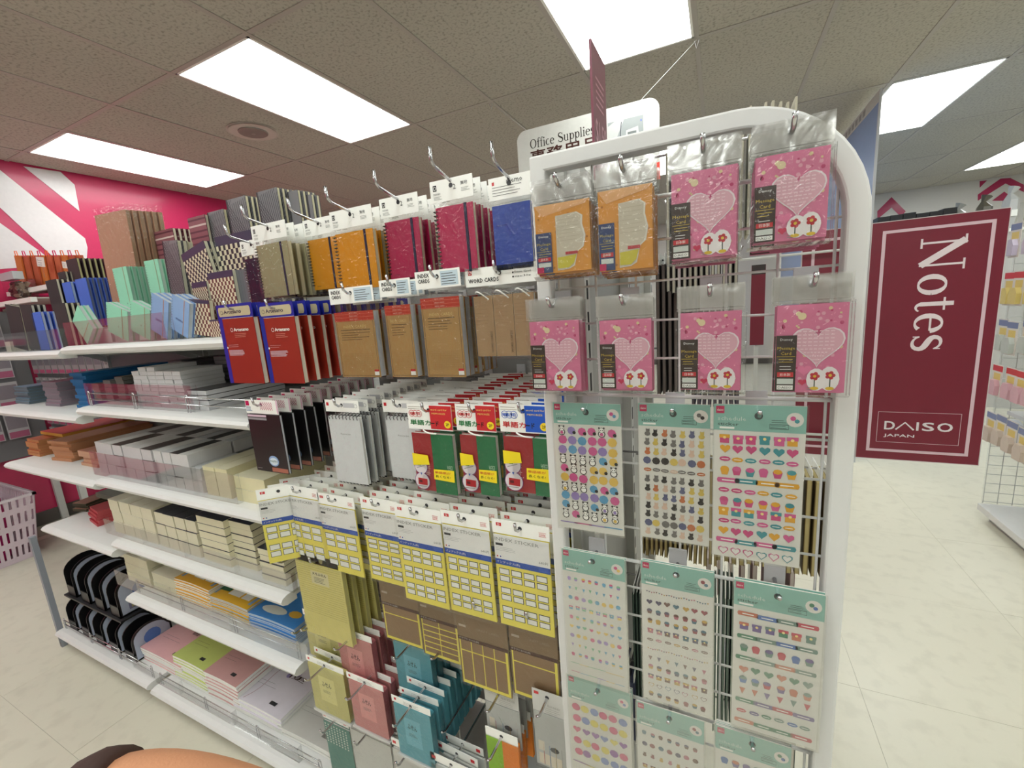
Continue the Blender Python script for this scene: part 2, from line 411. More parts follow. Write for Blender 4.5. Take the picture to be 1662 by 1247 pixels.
def header(parent, w, h, fn=None, col=WHITE, y=0, t=.0012, name='header_card'):
    g = G(); g.box(-w/2, y, -h, w/2, y+t, 0, col)
    g.disc(0, -.011, .004, DK, y=y-.0002, n=8)
    if fn: fn(g)
    return g.build(name, GLOSS, parent)
def rules(g, x0, x1, z, n, dz, col, y=-.0004, th=.0006, jit=.3):
    for k in range(n):
        g.rect(x0, z-dz*k-th, x1-(x1-x0)*jit*random.random(), z-dz*k, col, y)
def mk_spiral(cover, band=NAVY, big=True):
    def f(root, w, h):
        hh = .034 if big else .03
        def hd(g):
            g.rect(-w/2+.003, -.016, -w/2+.010, -.007, BLACK); g.text('D', -w/2+.0045, -.0145, .0055, WHITE)
            g.text('STATIONERY', -w/2+.003, -.0225, .003, BLACK, wid=.014); rules(g, -w/2+.003, -w/2+.02, -.025, 3, .002, GREY)
            g.text('2', w*.06, -.018, .008, BLACK); g.text('無地', w*.25, -.014, .006, DK); rules(g, w*.25, w*.25+.016, -.018, 3, .0022, GREY)
        header(root, w+.006, hh, hd)
        b = G(); top = -hh-.008; body(b, -w/2+.004, -h, w/2, top, .011, cover, CREAM); b.build('booklet', GLOSS, root)
        e = G(); e.box(w*.28, -.001, -h-.0005, w*.28+.005, .0125, top+.0005, band); e.text('STATIONERY', -w/2+.014, -h+.006, .0022, DK, wid=.012); e.build('elastic_band', PAPER, root)
        s = G(); n = int((h+top)/.0068)
        for k in range(n):
            z = top-.006-k*(h+top-.01)/n
            s.tube([(-w/2+.008, -.0012, z), (-w/2+.001, -.002, z), (-w/2-.001, .006, z), (-w/2+.001, .012, z), (-w/2+.008, .0118, z)], .0009, rgb(70, 64, 56), 4)
        s.build('ring_binding', METAL, root)
        bagfilm(root, w+.004, h-hh+.005, .012, -hh)
    return f
def mk_blue(root, w, h):
    def hd(g):
        g.text('memo', -.004, -.011, .005, DK); g.rect(-w/2+.003, -.011, -w/2+.007, -.006, RED); rules(g, -w/2+.003, w/2-.01, -.014, 4, .004, DK, jit=.3)
    header(root, w+.006, .033, hd)
    b = G(); body(b, -w/2, -h, w/2, -.041, .008, rgb(30, 72, 178), WHITE)
    for k in range(8): b.rect(-w/2+.003+k*w/8, -h+.001, -w/2+.0034+k*w/8, -.043, rgb(40, 84, 190), -.0002)
    for k in range(12): b.rect(-w/2+.001, -.045-k*.008, w/2-.001, -.0446-k*.008, rgb(40, 84, 190), -.0002)
    b.text('memo notes', -w/2+.006, -.072, .002, NAVY); b.build('booklet', GLOSS, root)
    bagfilm(root, w+.004, h-.028, .008, -.033)
def mk_artesano(root, w, h):
    BL = rgb(28, 40, 150); BR = rgb(150, 44, 28)
    def hd(g):
        g.poly([(-w/2+.008, -.006), (w/2-.008, -.006), (w/2-.005, -.010), (w/2-.005, -.022), (w/2-.008, -.026), (-w/2+.008, -.026), (-w/2+.005, -.022), (-w/2+.005, -.010)], rgb(196, 184, 150))
        g.disc(-w/2+.016, -.017, .0045, NAVY, -.0005); g.disc(-w/2+.016, -.017, .0036, rgb(196, 184, 150), -.0007); g.text('Artesano', -w/2+.024, -.020, .0075, NAVY, wid=w*.5, bold=.0003)
        g.rect(-w/2, -.0305, w/2, -.030, WHITE)
    header(root, w+.002, .031, hd, col=BL, y=0)
    g = G(); top = -.030; body(g, -w/2, -h, w/2, top, .012, BR, rgb(214, 206, 188))
    g.rect(-w/2, -h, -w/2+.013, top, BL, -.0003)
    g.disc(-w*.16, top-.0255, .0042, WHITE, -.0005); g.disc(-w*.16, top-.0255, .0034, BR, -.0006)
    g.text('Artesano', -w*.1, top-.029, .007, WHITE, wid=w*.42, bold=.0003); rules(g, -w*.1, w*.28, top-.034, 3, .0035, rgb(226, 160, 140))
    g.rect(-w/2+.013, top-.066, -w/2+.017, top-.062, WHITE, -.0005); rules(g, -w/2+.019, -w/2+.055, top-.058, 2, .004, rgb(220, 170, 170))
    rules(g, -w/2+.017, -w/2+.072, top-.07, 5, .0026, rgb(214, 190, 200), th=.0012, jit=.15)
    for k in range(12): g.rect(-w/2+.018, -h+.002+k*.0045, w/2-.004, -h+.0025+k*.0045, rgb(150, 34, 26), -.0003)
    g.build('booklet', GLOSS, root)
    g = G(); g.add([(-w/2, .0, top), (-w/2, .012, top), (w/2, .012, top), (w/2, 0, top)], [(0, 1, 2, 3)], rgb(60, 70, 170)); g.box(-w/2, .011, top, w/2, .0125, -.001, BL); g.build('back_card', GLOSS, root)
def mk_indexcard(root, w, h):
    def hd(g):
        g.text('INDEX', -w/2+.004, -.011, .0065, BLACK, wid=min(.024, w*.35), bold=.0003); g.text('CARDS', -w/2+.004, -.020, .0065, BLACK, wid=min(.024, w*.35), bold=.0003)
        g.rect(w*.08, -.027, w/2-.002, -.003, rgb(200, 218, 228)); rules(g, w*.1, w/2-.006, -.007, 5, .0042, DK, th=.001)
    header(root, w+.004, .030, hd)
    g = G(); top = -.046; body(g, -w/2+.004, -h, w/2-.004, top, .016, KRAFT, rgb(214, 216, 222), covert=.0008)
    a, b = -w/2+.004, w/2-.004
    RR = rgb(196, 62, 40); g.rect(a, top-.018, b, top, RR, -.0003)
    for k in range(3): g.rect(a, top-.005-.006*k, b, top-.0045-.006*k, rgb(226, 130, 100), -.0005); g.text('INDEX CARDS', 0, top-.0036-.006*k, .0022, rgb(235, 200, 180), align='c')
    D = rgb(60, 48, 32)
    for r in ((a+.003, -h+.003, a+.0036, top-.018), (b-.0036, -h+.003, b-.003, top-.018), (a+.003, -h+.003, b-.003, -h+.0036)): g.rect(*r, D, -.0004)
    g.text('INDEX CARDS', 0, top-.031, .005, rgb(222, 196, 130), align='c', wid=w*.55); g.rect(a+.012, top-.0355, b-.012, top-.0345, D, -.0004)
    rules(g, a+.012, b-.012, top-.040, 4, .0045, D, th=.0007, jit=.5)
    for k in range(9): g.rect(a+.01, -h+.014+k*.004, b-.008, -h+.0142+k*.004, rgb(160, 124, 70), -.0003)
    for k in range(int((b-a-.018)/.004)): g.rect(a+.01+k*.004, -h+.014, a+.0102+k*.004, -h+.046, rgb(160, 124, 70), -.0003)
    g.rect(b-.014, -h+.011, b-.003, -h+.015, RED, -.0006); g.rect(b-.014, -h+.004, b-.003, -h+.011, WHITE, -.0006)
    g.build('card_block', PAPER, root); bagfilm(root, w, h-.030+.006, .017, -.030)
def mk_wordcard(root, w, h):
    def hd(g):
        g.rect(-w/2+.006, -.011, -w/2+.013, -.003, RED); g.text('D', -w/2+.0075, -.0095, .005, WHITE)
        g.text('WORD CARDS', -w/2+.006, -.024, .0065, BLACK, bold=.0003, wid=w*.44)
        for k, tx in enumerate(('90sheets', '5mm Grid', 'size:30x')): g.rect(w*.18, -.008-.0065*k, w*.18+.0025, -.0055-.0065*k, BLACK); g.text(tx, w*.18+.004, -.008-.0065*k, .0032, BLACK, wid=w*.22)
    header(root, w, .030, hd)
    for k in range(3):
        g = G(); x0 = -w/2+.012+k*(w-.018)/3; x1 = x0+(w-.018)/3-.001; top = -.046
        body(g, x0, -h, x1, top, .010, rgb(178, 146, 108), WHITE)
        g.text('WORD CARDS', x1-.004, -h+.006, .0042, rgb(70, 55, 40), rot=pi/2, wid=.036)
        for q in range(7): g.rect(x0+.002, top-.01-q*.006, x1-.01, top-.0097-q*.006, rgb(150, 120, 88), -.0003)
        o = g.build('word_card_pad', PAPER, root)
        r = G(); xc = (x0+x1)/2
        r.tube([(xc-.012+.024*i/8, -.002-.010*sin(pi*i/8), top+.006-.012*(i/8)+.006*sin(pi*i/8)) for i in range(9)], .0011, WHITE, 6)
        r.build('ring', PLASTIC, o)
    bagfilm(root, w-.002, h-.026, .012, -.030)
def mk_black(root, w, h):
    def hd(g):
        g.rect(-w/2+.002, -.014, -w/2+.014, -.003, MAG); rules(g, -w/2+.002, -w/2+.022, -.017, 4, .0028, rgb(90, 120, 170), th=.001)
        for q in range(3):
            for k in range(6):
                x = .0+k*.007-.004; z = -.010-q*.006
                if x+.007 < w/2+.003: g.poly([(x, z), (x+.0035, z+.006), (x+.007, z), (x+.007, z-.0018), (x+.0035, z+.004), (x, z-.0018)], rgb(200, 40, 110))
        g.rect(w/2-.001-.003, -.03, w/2, 0, rgb(230, 180, 205))
    header(root, w, .032, hd)
    g = G(); top = -.034; body(g, -w/2, -h, w/2, top, .007, BLACK, rgb(196, 198, 204))
    g.rect(-w/2+.001, top-.006, w*.1, top-.001, rgb(216, 190, 206)); g.rect(-w/2+.001, top-.013, w*.1, top-.008, rgb(150, 150, 154))
    g.disc(w*.10, -h+.028, .017, rgb(140, 170, 214), -.0005, 14, .013); g.disc(w*.10, -h+.027, .014, rgb(214, 226, 236), -.0007, 14, .009); g.text('memo', w*.10, -h+.025, .005, rgb(40, 110, 90), align='c', y=-.0009)
    g.rect(w*.0, -h+.002, w/2-.001, -h+.012, rgb(170, 100, 80)); g.rect(-w/2+.004, -h+.006, -w/2+.02, -h+.0075, GREY)
    g.build('booklet', GLOSS, root)
def mk_whitepad(root, w, h):
    def hd(g):
        g.rect(-w/2+.004, -.013, -w/2+.011, -.006, RED); g.rect(w*.05, -.016, w/2-.012, -.006, rgb(200, 200, 204)); g.disc(w/2-.008, -.012, .0042, rgb(150, 150, 156)); g.disc(w/2-.008, -.012, .0036, WHITE, -.0005)
    header(root, w, .026, hd)
    g = G(); top = -.036; body(g, -w/2+.003, -h+.002, w/2-.003, top, .008, rgb(236, 238, 240), WHITE)
    g.box(-w/2+.003, .0082, -h-.002, w/2-.003, .0095, top, rgb(40, 42, 48))
    g.text('Memorandum', 0, top-.040, .0035, GREY, align='c', y=-.0003); g.build('pad', PAPER, root)
    s = G(); n = 9
    for k in range(n):
        x = -w/2+.008+(w-.016)*k/(n-1)
        s.tube([(x, -.001, top-.006), (x-.001, -.002, top), (x-.001, .005, top+.003), (x, .010, top-.002)], .0009, rgb(60, 60, 64), 4)
        s.tube([(x, .0, -h+.002), (x, .006, -h-.003)], .001, rgb(60, 60, 64), 4)
    s.build('ring_binding', METAL, root); bagfilm(root, w, h-.024, .01, -.026)
def mk_word2(blue):
    A = rgb(30, 90, 200) if blue else RED; GR = rgb(24, 128, 78)
    def f(root, w, h):
        def hd(g):
            g.rect(w*.02+.0, -.046, w/2, -.002, A, -.0004)
            for k in range(3): g.disc(-w/2+.010+k*.0085, -.018, .0066, A if blue else RED, -.0005, 12); 
            for k in range(3): g.disc(-w/2+.010+k*.0085, -.018, .0056, WHITE, -.0006, 12)
            g.text('暗記用', -w/2+.006, -.0215, .0065, A, bold=.0003, y=-.0008, wid=.024)
            g.text('単語カ', -w/2+.005, -.040, .010, rgb(200, 40, 40) if blue else rgb(20, 120, 60), wid=w*.47, bold=.0005, y=-.0008)
            g.text('ード', w*.03, -.040, .009, BLACK, wid=w*.17, bold=.0005, y=-.0008)
            g.text('word card for', w*.05, -.011, .0035, rgb(250, 220, 120), wid=w*.36, y=-.0008); g.text('MEMORIZE', w*.07, -.018, .003, rgb(250, 220, 120), wid=w*.3, y=-.0008)
            g.disc(w/2-.010, -.036, .007, rgb(250, 220, 40), -.0009, 14); g.text('2P', w/2-.010, -.0385, .005, BLACK, align='c', y=-.0011, bold=.0002)
            rules(g, -w/2+.003, -.004, -.005, 2, .004, rgb(120, 90, 60))
        header(root, w, .048, hd)
        top = -.056
        g = G(); body(g, -w/2+.004, -h, -.002 if not blue else .012, top, .012, rgb(178, 36, 46), WHITE); g.text('単語', -.010, -h+.03, .014, rgb(240, 190, 190), rot=pi/2, wid=.025)
        g.build('red_word_card', GLOSS, root)
        g = G(); body(g, -.001 if not blue else .013, -h-.002, w/2-.003, top, .013, GR, WHITE, y=-.001); g.text('単語', w/2-.008, -h+.03, .012, rgb(190, 230, 200), rot=pi/2, wid=.025, y=-.0014)
        g.build('green_word_card', GLOSS, root)
        g = G(); g.poly([(-.001, -h+.026), (w/2-.005, -h+.024), (w/2-.004, -h+.047), (.0, -h+.046)], rgb(246, 222, 30), -.0036)
        g.poly([(-w/2+.003, -h+.05), (-.008, -h+.054), (-.010, -h+.072), (-w/2+.003, -h+.074)], rgb(246, 222, 30), -.0038)
        g.text('単語帳が', .002, -h+.038, .005, RED, wid=w*.36, y=-.004); g.text('長くなる!', .003, -h+.030, .005, BLACK, wid=w*.34, y=-.004)
        for zz, rr in ((.019, .0175), (.048, .0155)): g.disc(-w/2+.019, -h+zz, rr, rgb(130, 50, 130), -.0022-zz*.002, 20); g.disc(-w/2+.019, -h+zz, rr-.0012, rgb(222, 214, 218), -.0024-zz*.002, 20)
        g.poly([(-w/2+.009, -h+.012), (-w/2+.030, -h+.011), (-w/2+.031, -h+.024), (-w/2+.010, -h+.025)], rgb(170, 24, 36), -.0028); g.rect(-w/2+.012, -h+.016, -w/2+.019, -h+.021, rgb(90, 14, 24), -.003); g.poly([(-w/2+.009, -h+.044), (-w/2+.028, -h+.050), (-w/2+.028, -h+.0515), (-w/2+.009, -h+.0455)], GREY, -.0028); g.rect(-w/2+.012, -h+.050, -w/2+.020, -h+.056, rgb(60, 120, 90), -.0028); g.rect(-w/2+.006, -h+.008, -w/2+.028, -h+.0092, GREY, -.003); g.poly([(-w/2+.017, -h+.036), (-w/2+.021, -h+.036), (-w/2+.019, -h+.031)], rgb(40, 90, 180), -.0034)
        g.build('printed_band', GLOSS, root)
        r = G(); r.tube([(-.014+.028*i/8, -.003-.006*sin(pi*i/8), top+.008-.006*(i/8)) for i in range(9)], .0014, WHITE, 6); r.build('ring', PLASTIC, root)
        bagfilm(root, w, h-.046, .013, -.048)
    return f
def mk_index(rows, cols, start):
    BLU = rgb(32, 84, 184)
    def f(root, w, h):
        def hd(g):
            g.rect(-w/2+.008, -.012, -w/2+.018, -.006, RED); g.text('D', -w/2+.011, -.011, .004, WHITE)
            g.text('日本製', w/2-.018, -.018, .0045, RED, wid=.011); g.rect(w/2-.019, -.0125, w/2-.006, -.0119, RED); g.rect(w/2-.019, -.0195, w/2-.006, -.0189, RED)
        header(root, w, .026, hd)
        g = G(); top = -.028; y = 0; body(g, -w/2+.001, -h, w/2-.002, top, .003, YEL, YEL, covert=.0005)
        hh = h+top
        g.rect(-w/2+.001, top-hh*start, w/2-.002, top, rgb(248, 248, 246), -.0003)
        g.rect(-w/2+.001, top-hh*start-.010, w/2-.002, top-hh*start+.001, BLU, -.0004)
        g.text('INDEX STICKER', -w/2+.003, top-.012, .0062, GREY, wid=w*.78, y=-.0006); g.rect(-w/2+.004, top-.021, -w/2+.018, top-.0165, DK, -.0005)
        rules(g, -w/2+.004, -w*.1, top-.024, 3, .003, rgb(190, 190, 190)); g.text('640片', w/2-.022, top-hh*start+.006, .006, GREY, wid=.017)
        g.disc(-w/2+.006, top-hh*start+.006, .0015, RED, -.0006, 8); g.disc(-w/2+.012, top-hh*start+.006, .0015, rgb(30, 60, 160), -.0006, 8)
        g.text('インデックス(赤)', -w/2+.004, top-hh*start-.0075, .0055, WHITE, wid=w*.42, y=-.0007); g.rect(w*.28, top-hh*start-.008, w/2-.006, top-hh*start-.001, rgb(50, 100, 200), -.0006)
        z0 = top-hh*start-.012; zh = (h+z0-.006)/rows; cw = (w-.012)/cols
        for r in range(rows):
            for c in range(cols):
                for q in (0, 1):
                    xa = -w/2+.007+c*cw; xb = xa+cw*.84; zt = z0-r*zh-q*zh*.38-zh*.12; zb = zt-zh*.31
                    g.rect(xa, zb, xb, zt, rgb(40, 42, 66), -.0004); g.rect(xa+.0011, zb+.0011, xb-.0011, zt-.0011, WHITE, -.0006)
        g.build('label_sheet', GLOSS, root)
        bagfilm(root, w, h-.022, .004, -.026)
    return f
def mk_kraft(rows, cols, grid=True):
    BR = rgb(96, 68, 56)
    def f(root, w, h):
        def hd(g): g.rect(-w/2+.006, -.014, -w/2+.014, -.006, RED)
        header(root, w, .024, hd, col=rgb(190, 186, 178))
        g = G(); top = -.026; body(g, -w/2+.001, -h, w/2-.001, top, .003, KRAFT2, YEL, covert=.0005)
        zt = top-(h+top)*.38
        g.rect(-w/2+.001, zt-.008, w/2-.001, zt, BR, -.0004); g.text('クラフトラベル(M)', -w/2+.004, zt-.0065, .005, OFF, wid=w*.4, y=-.0006); g.rect(-w/2+.006, zt+.022, -w/2+.022, zt+.027, rgb(196, 180, 160), -.0004)
        g.text('CRAFT LABEL', -w*.1, zt+.022, .005, rgb(170, 150, 126), wid=w*.45, y=-.0006)
        g.rect(-w/2+.004, -h+.001, w/2-.003, zt-.008, YEL, -.0003)
        H = (zt-.008)+h-.006
        z = zt-.008
        hs = [H*.25, H*.75] if rows == 2 else [H/rows]*rows
        for r in range(rows):
            for c in range(cols):
                cw = (w-.013)/cols; xa = -w/2+.007+c*cw
                g.rect(xa, z-hs[r]+.002, xa+cw-.002, z-(0 if r == 0 else .0005), rgb(158, 128, 94), -.0005)
            z -= hs[r]
        g.build('label_sheet', PAPER, root); bagfilm(root, w, h-.02, .004, -.024)
    return f
def mk_memo(root, w, h):
    def hd(g): g.rect(-w/2+.004, -.018, -w/2+.016, -.006, MAG); g.disc(.014, -.012, .006, rgb(170, 160, 110), n=12)
    header(root, w*.9, .022, hd)
    Y2 = rgb(232, 222, 140); g = G(); top = -.024; body(g, -w/2, -h, w/2, top, .012, Y2, rgb(216, 208, 140))
    for k in range(22):
        z = top-.008-k*.006
        if z > -h+.01: g.rect(-w/2+.004, z-.0008, w/2-.004, z, rgb(190, 178, 96), -.0003)
    g.rect(-w*.18, top-.052, w*.2, top-.018, rgb(232, 224, 178), -.0005); g.text('メモふせん', w*.01, top-.028, .007, BLACK, align='c', wid=w*.3, bold=.0003, y=-.0007)
    rules(g, -w*.12, w*.14, top-.034, 4, .004, DK, y=-.0007, th=.001); g.build('note_block', PAPER, root); bagfilm(root, w, h-.02, .012, -.022)
def mk_fusen(col, col2, hdr=WHITE):
    def f(root, w, h):
        def hd(g): g.rect(-w/2+.004, -.010, -w/2+.010, -.004, RED); rules(g, -w*.2, w*.3, -.006, 3, .003, GREY)
        header(root, w+.006, .016, hd, col=hdr)
        g = G(); top = -.017
        pts = [(-w/2, -h+.004), (-w/2+.004, -h), (w/2-.004, -h), (w/2, -h+.004), (w/2, top-.004), (w/2-.004, top), (-w/2+.004, top), (-w/2, top-.004)]
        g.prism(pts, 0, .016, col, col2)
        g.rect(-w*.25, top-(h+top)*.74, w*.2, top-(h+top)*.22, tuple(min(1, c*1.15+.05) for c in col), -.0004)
        g.text('ふせん', -w*.03, top-(h+top)*.42, (h+top)*.1, BLACK, align='c', wid=w*.26, y=-.0006, bold=.0002); rules(g, -w*.15, w*.1, top-(h+top)*.5, 3, .003, DK, y=-.0006)
        g.build('note_block', PAPER, root)
        g = G(); pts = [(-w/2-.003, -h+.001), (w/2+.004, -h-.001), (w/2+.003, -h-.006), (0, -h-.009), (-w/2-.002, -h-.004)]; g.prism(pts, -.004, .012, rgb(206, 206, 204)); g.build('bag_fold', GLOSS, root)
        bagfilm(root, w, h-.012, .016, -.016)
    return f
def mk_redhdr(body_col, dots=None):
    def f(root, w, h):
        def hd(g):
            for k in range(2): g.rect(-w/2+.004+k*(w-.022), -.014, -w/2+.014+k*(w-.022), -.006, RED)
        header(root, w, .020, hd)
        g = G(); body(g, -w/2, -h, w/2, -.03, .006, body_col, WHITE)
        if dots:
            for i in range(8):
                for j in range(8): g.disc(-w/2+.006+i*(w-.01)/8, -.038-j*.008, .0028, dots, n=6)
        g.build('sheet_block', PAPER, root); bagfilm(root, w, h-.018, .006, -.020)
    return f
def mk_film(root, w, h):
    def hd(g): g.rect(-w/2+.004, -.010, -w/2+.013, -.004, RED); g.text('FILM INDEX', .0, -.03, .004, GREY, wid=w*.4); rules(g, -w*.1, w*.4, -.034, 3, .004, GREY)
    header(root, w, .046, hd, col=rgb(206, 206, 202))
    g = G(); g.box(-w/2, 0, -h, w/2, .003, -.048, rgb(196, 198, 196))
    for k in range(4): g.rect(-w/2+.006+k*(w-.012)/4, -h+.004, -w/2+.004+(k+1)*(w-.012)/4, -h+.028, rgb(228, 218, 200)); g.rect(-w/2+.004+(k+1)*(w-.012)/4, -h+.004, -w/2+.0048+(k+1)*(w-.012)/4, -h+.05, [RED, rgb(60, 120, 180), rgb(180, 150, 60), GREY][k])
    g.rect(-w/2+.006, -h+.034, -w/2+.018, -h+.055, rgb(228, 220, 204)); g.disc(w*.14, -h+.043, .009, rgb(80, 80, 84), n=8, rz=.006)
    g.build('index_sheet', GLOSS, root); bagfilm(root, w, h-.04, .003, -.046)
def mk_bright(root, w, h):
    header(root, w, .022, None, col=WHITE)
    g = G(); g.box(-w/2, 0, -h, 0, .008, -.02, rgb(150, 200, 40)); g.box(0, 0, -h, w/2, .008, -.02, rgb(240, 140, 40)); g.build('note_block', PAPER, root); bagfilm(root, w, h-.02, .008, -.02)
def fan(g, pts, col, y):
    cx = sum(p[0] for p in pts)/len(pts); cz = sum(p[1] for p in pts)/len(pts); n = len(pts)
    g.add([(cx, y, cz)]+[(p[0], y, p[1]) for p in pts], [(0, 1+(i+1) % n, 1+i) for i in range(n)], col)
def heart(x, z, s, n=32):
    return [(x+s*(16*sin(t)**3)/17, z+s*(13*cos(t)-5*cos(2*t)-2*cos(3*t)-cos(4*t))/17) for t in [2*pi*i/n for i in range(n)]]
def mk_message(pink):
    R0 = random.Random(3)
    def f(root, w, h):
        g = G(); g.box(-w/2-.001, -.0002, -.026, w/2+.001, .0, 0, CLR); g.build('clear_flap', FLAP, root)
        g = G(); g.box(-w/2-.001, -.0014, -.029, w/2+.001, -.0004, -.027, rgb(225, 225, 225)); g.build('zip_seal', FLAP, root)
        top = -.031; g = G()
        base = rgb(218, 122, 158) if pink else rgb(220, 152, 52)
        body(g, -w/2+.003, -h, w/2-.002, top, .0035, base, rgb(150, 70, 90) if pink else rgb(130, 84, 30), covert=.0008)
        a, b = -w/2+.003, w/2-.002; H = h+top
        if pink:
            for k in range(60):
                x, z = R0.uniform(a+.004, b-.004), R0.uniform(-h+.004, top-.004)
                g.disc(x, z, R0.choice((.0012, .002)), R0.choice((rgb(226, 206, 160), rgb(196, 66, 116), rgb(232, 168, 190))), -.0003, 6)
            g.disc(-w*.12, top-H*.13, .004, rgb(228, 214, 172), -.0004, 10)
            g.disc(-w*.17, top-H*.10, .0026, rgb(228, 214, 172), -.0004, 8); 
            hp = heart(w*.10, top-H*.45, w*.37); fan(g, hp, rgb(240, 228, 232), -.0006)
            hp2 = heart(w*.10, top-H*.45, w*.345); fan(g, hp2, rgb(226, 178, 192), -.0008)
            for q in range(9):
                z = top-H*(.30+.04*q); L = w*.25*(1 if q < 5 else 1-.18*(q-4))
                for e in range(7): xx = w*.08-L+2*L*e/7; g.rect(xx, z-.0006, xx+L*.2, z+.0006, rgb(244, 214, 222), -.0010)
            fan(g, heart(-w*.06, -h+H*.26, w*.1), rgb(232, 130, 170), -.0007); fan(g, heart(-w*.08, -h+H*.12, w*.06), rgb(206, 50, 90), -.0009)
            g.disc(w*.10, -h+H*.15, w*.13, rgb(240, 236, 236), -.00105, 14, H*.13); g.disc(w*.27, -h+H*.16, w*.13, rgb(240, 236, 236), -.0011, 14, H*.14)
            for fx, fz in ((.08, .19), (.28, .20)):
                g.rect(w*fx-.0005, -h+H*.06, w*fx+.0005, -h+H*fz, rgb(40, 60, 44), -.0012)
                for q in range(5): g.disc(w*fx+.0028*cos(q*1.257), -h+H*fz+.0028*sin(q*1.257), .002, rgb(196, 44, 60), -.0013, 7)
                g.disc(w*fx, -h+H*fz, .0016, rgb(226, 190, 60), -.0015, 8); g.disc(w*fx, -h+H*.05, .004, rgb(222, 186, 50), -.0014, 10, .0018)
            rules(g, -w*.02, w*.12, -h+H*.06, 2, .002, GREY, y=-.0013)
            lc = rgb(52, 34, 26); tc = rgb(214, 184, 60)
        else:
            for k in range(14): x, z = R0.uniform(a+.004, b-.004), R0.uniform(-h+.004, top-.004); g.disc(x, z, .0014, rgb(176, 112, 36), -.0003, 6)
            g.poly([(a, top), (b, top), (b-.006, top-H*.06), (a+.01, top-H*.16)], rgb(228, 176, 120), -.0004)
            pts = [(-w*.1, top-H*.18), (w*.26, top-H*.16), (w*.36, top-H*.22), (w*.35, top-H*.34), (w*.40, top-H*.5), (w*.36, top-H*.66), (w*.26, top-H*.72), (w*.2, -h+H*.08), (w*.1, -h+H*.04), (-w*.1, -h+H*.03)]
            g.poly(pts, rgb(226, 222, 210), -.0006); g.poly([(p[0]*.93-.0003, p[1]*.985-.001) for p in pts], rgb(206, 198, 178), -.0008)
            for q in range(7): z = top-H*(.24+.05*q); g.rect(-w*.08, z-.0004, w*.3, z, rgb(186, 176, 150), -.001)
            g.poly([(-w*.09, -h+H*.06), (w*.1, -h+H*.06), (w*.19, -h+H*.12), (w*.24, -h+H*.24), (-w*.09, -h+H*.22)], rgb(206, 196, 60), -.0011)
            g.rect(w*.05, -h+H*.25, w*.26, -h+H*.29, rgb(190, 60, 66), -.0012)
            lc = rgb(40, 62, 110); tc = rgb(190, 170, 60)
        x0, x1 = a, a+w*.28; zt = top-H*(.34 if pink else .40)
        g.rect(x0, -h+.001, x1, zt, lc, -.0012); xc = (x0+x1)/2
        g.text('Disney', xc, zt-.0065, .0034, WHITE, align='c', y=-.0014, wid=w*.17); g.text('Message', xc, zt-.0165, .0042, tc, align='c', y=-.0014, wid=w*.24); g.text('Card', xc, zt-.0215, .0036, tc, align='c', y=-.0014, wid=w*.14)
        g.rect(x0+.001, zt-.0235, x1-.001, zt-.023, tc, -.0014); rules(g, x0+.003, x1-.002, zt-.026, 2, .003, tc, y=-.0014); rules(g, x0+.004, x1-.004, zt-.034, 2, .003, WHITE, y=-.0014)
        zb = -h+.001
        g.rect(x0+.002, zb+H*.17, x1-.002, zb+H*.225, RED, -.0014); g.text('日本製', xc, zb+H*.18, .0032, WHITE, align='c', y=-.0016)
        g.rect(x0+.002, zb+H*.085, x1-.002, zb+H*.15, rgb(214, 220, 214), -.0014)
        if pink: g.rect(x0+.002, zb+H*.02, x1-.002, zb+H*.07, WHITE, -.0014); g.text('DAISO', xc, zb+H*.03, .0026, DK, align='c', y=-.0016, wid=w*.19)
        else: g.rect(x0, zb, x0+w*.12, zb+H*.09, MAG, -.0014)
        g.build('message_card', GLOSS, root); bagfilm(root, w, h-.026, .004, -.029)
    return f
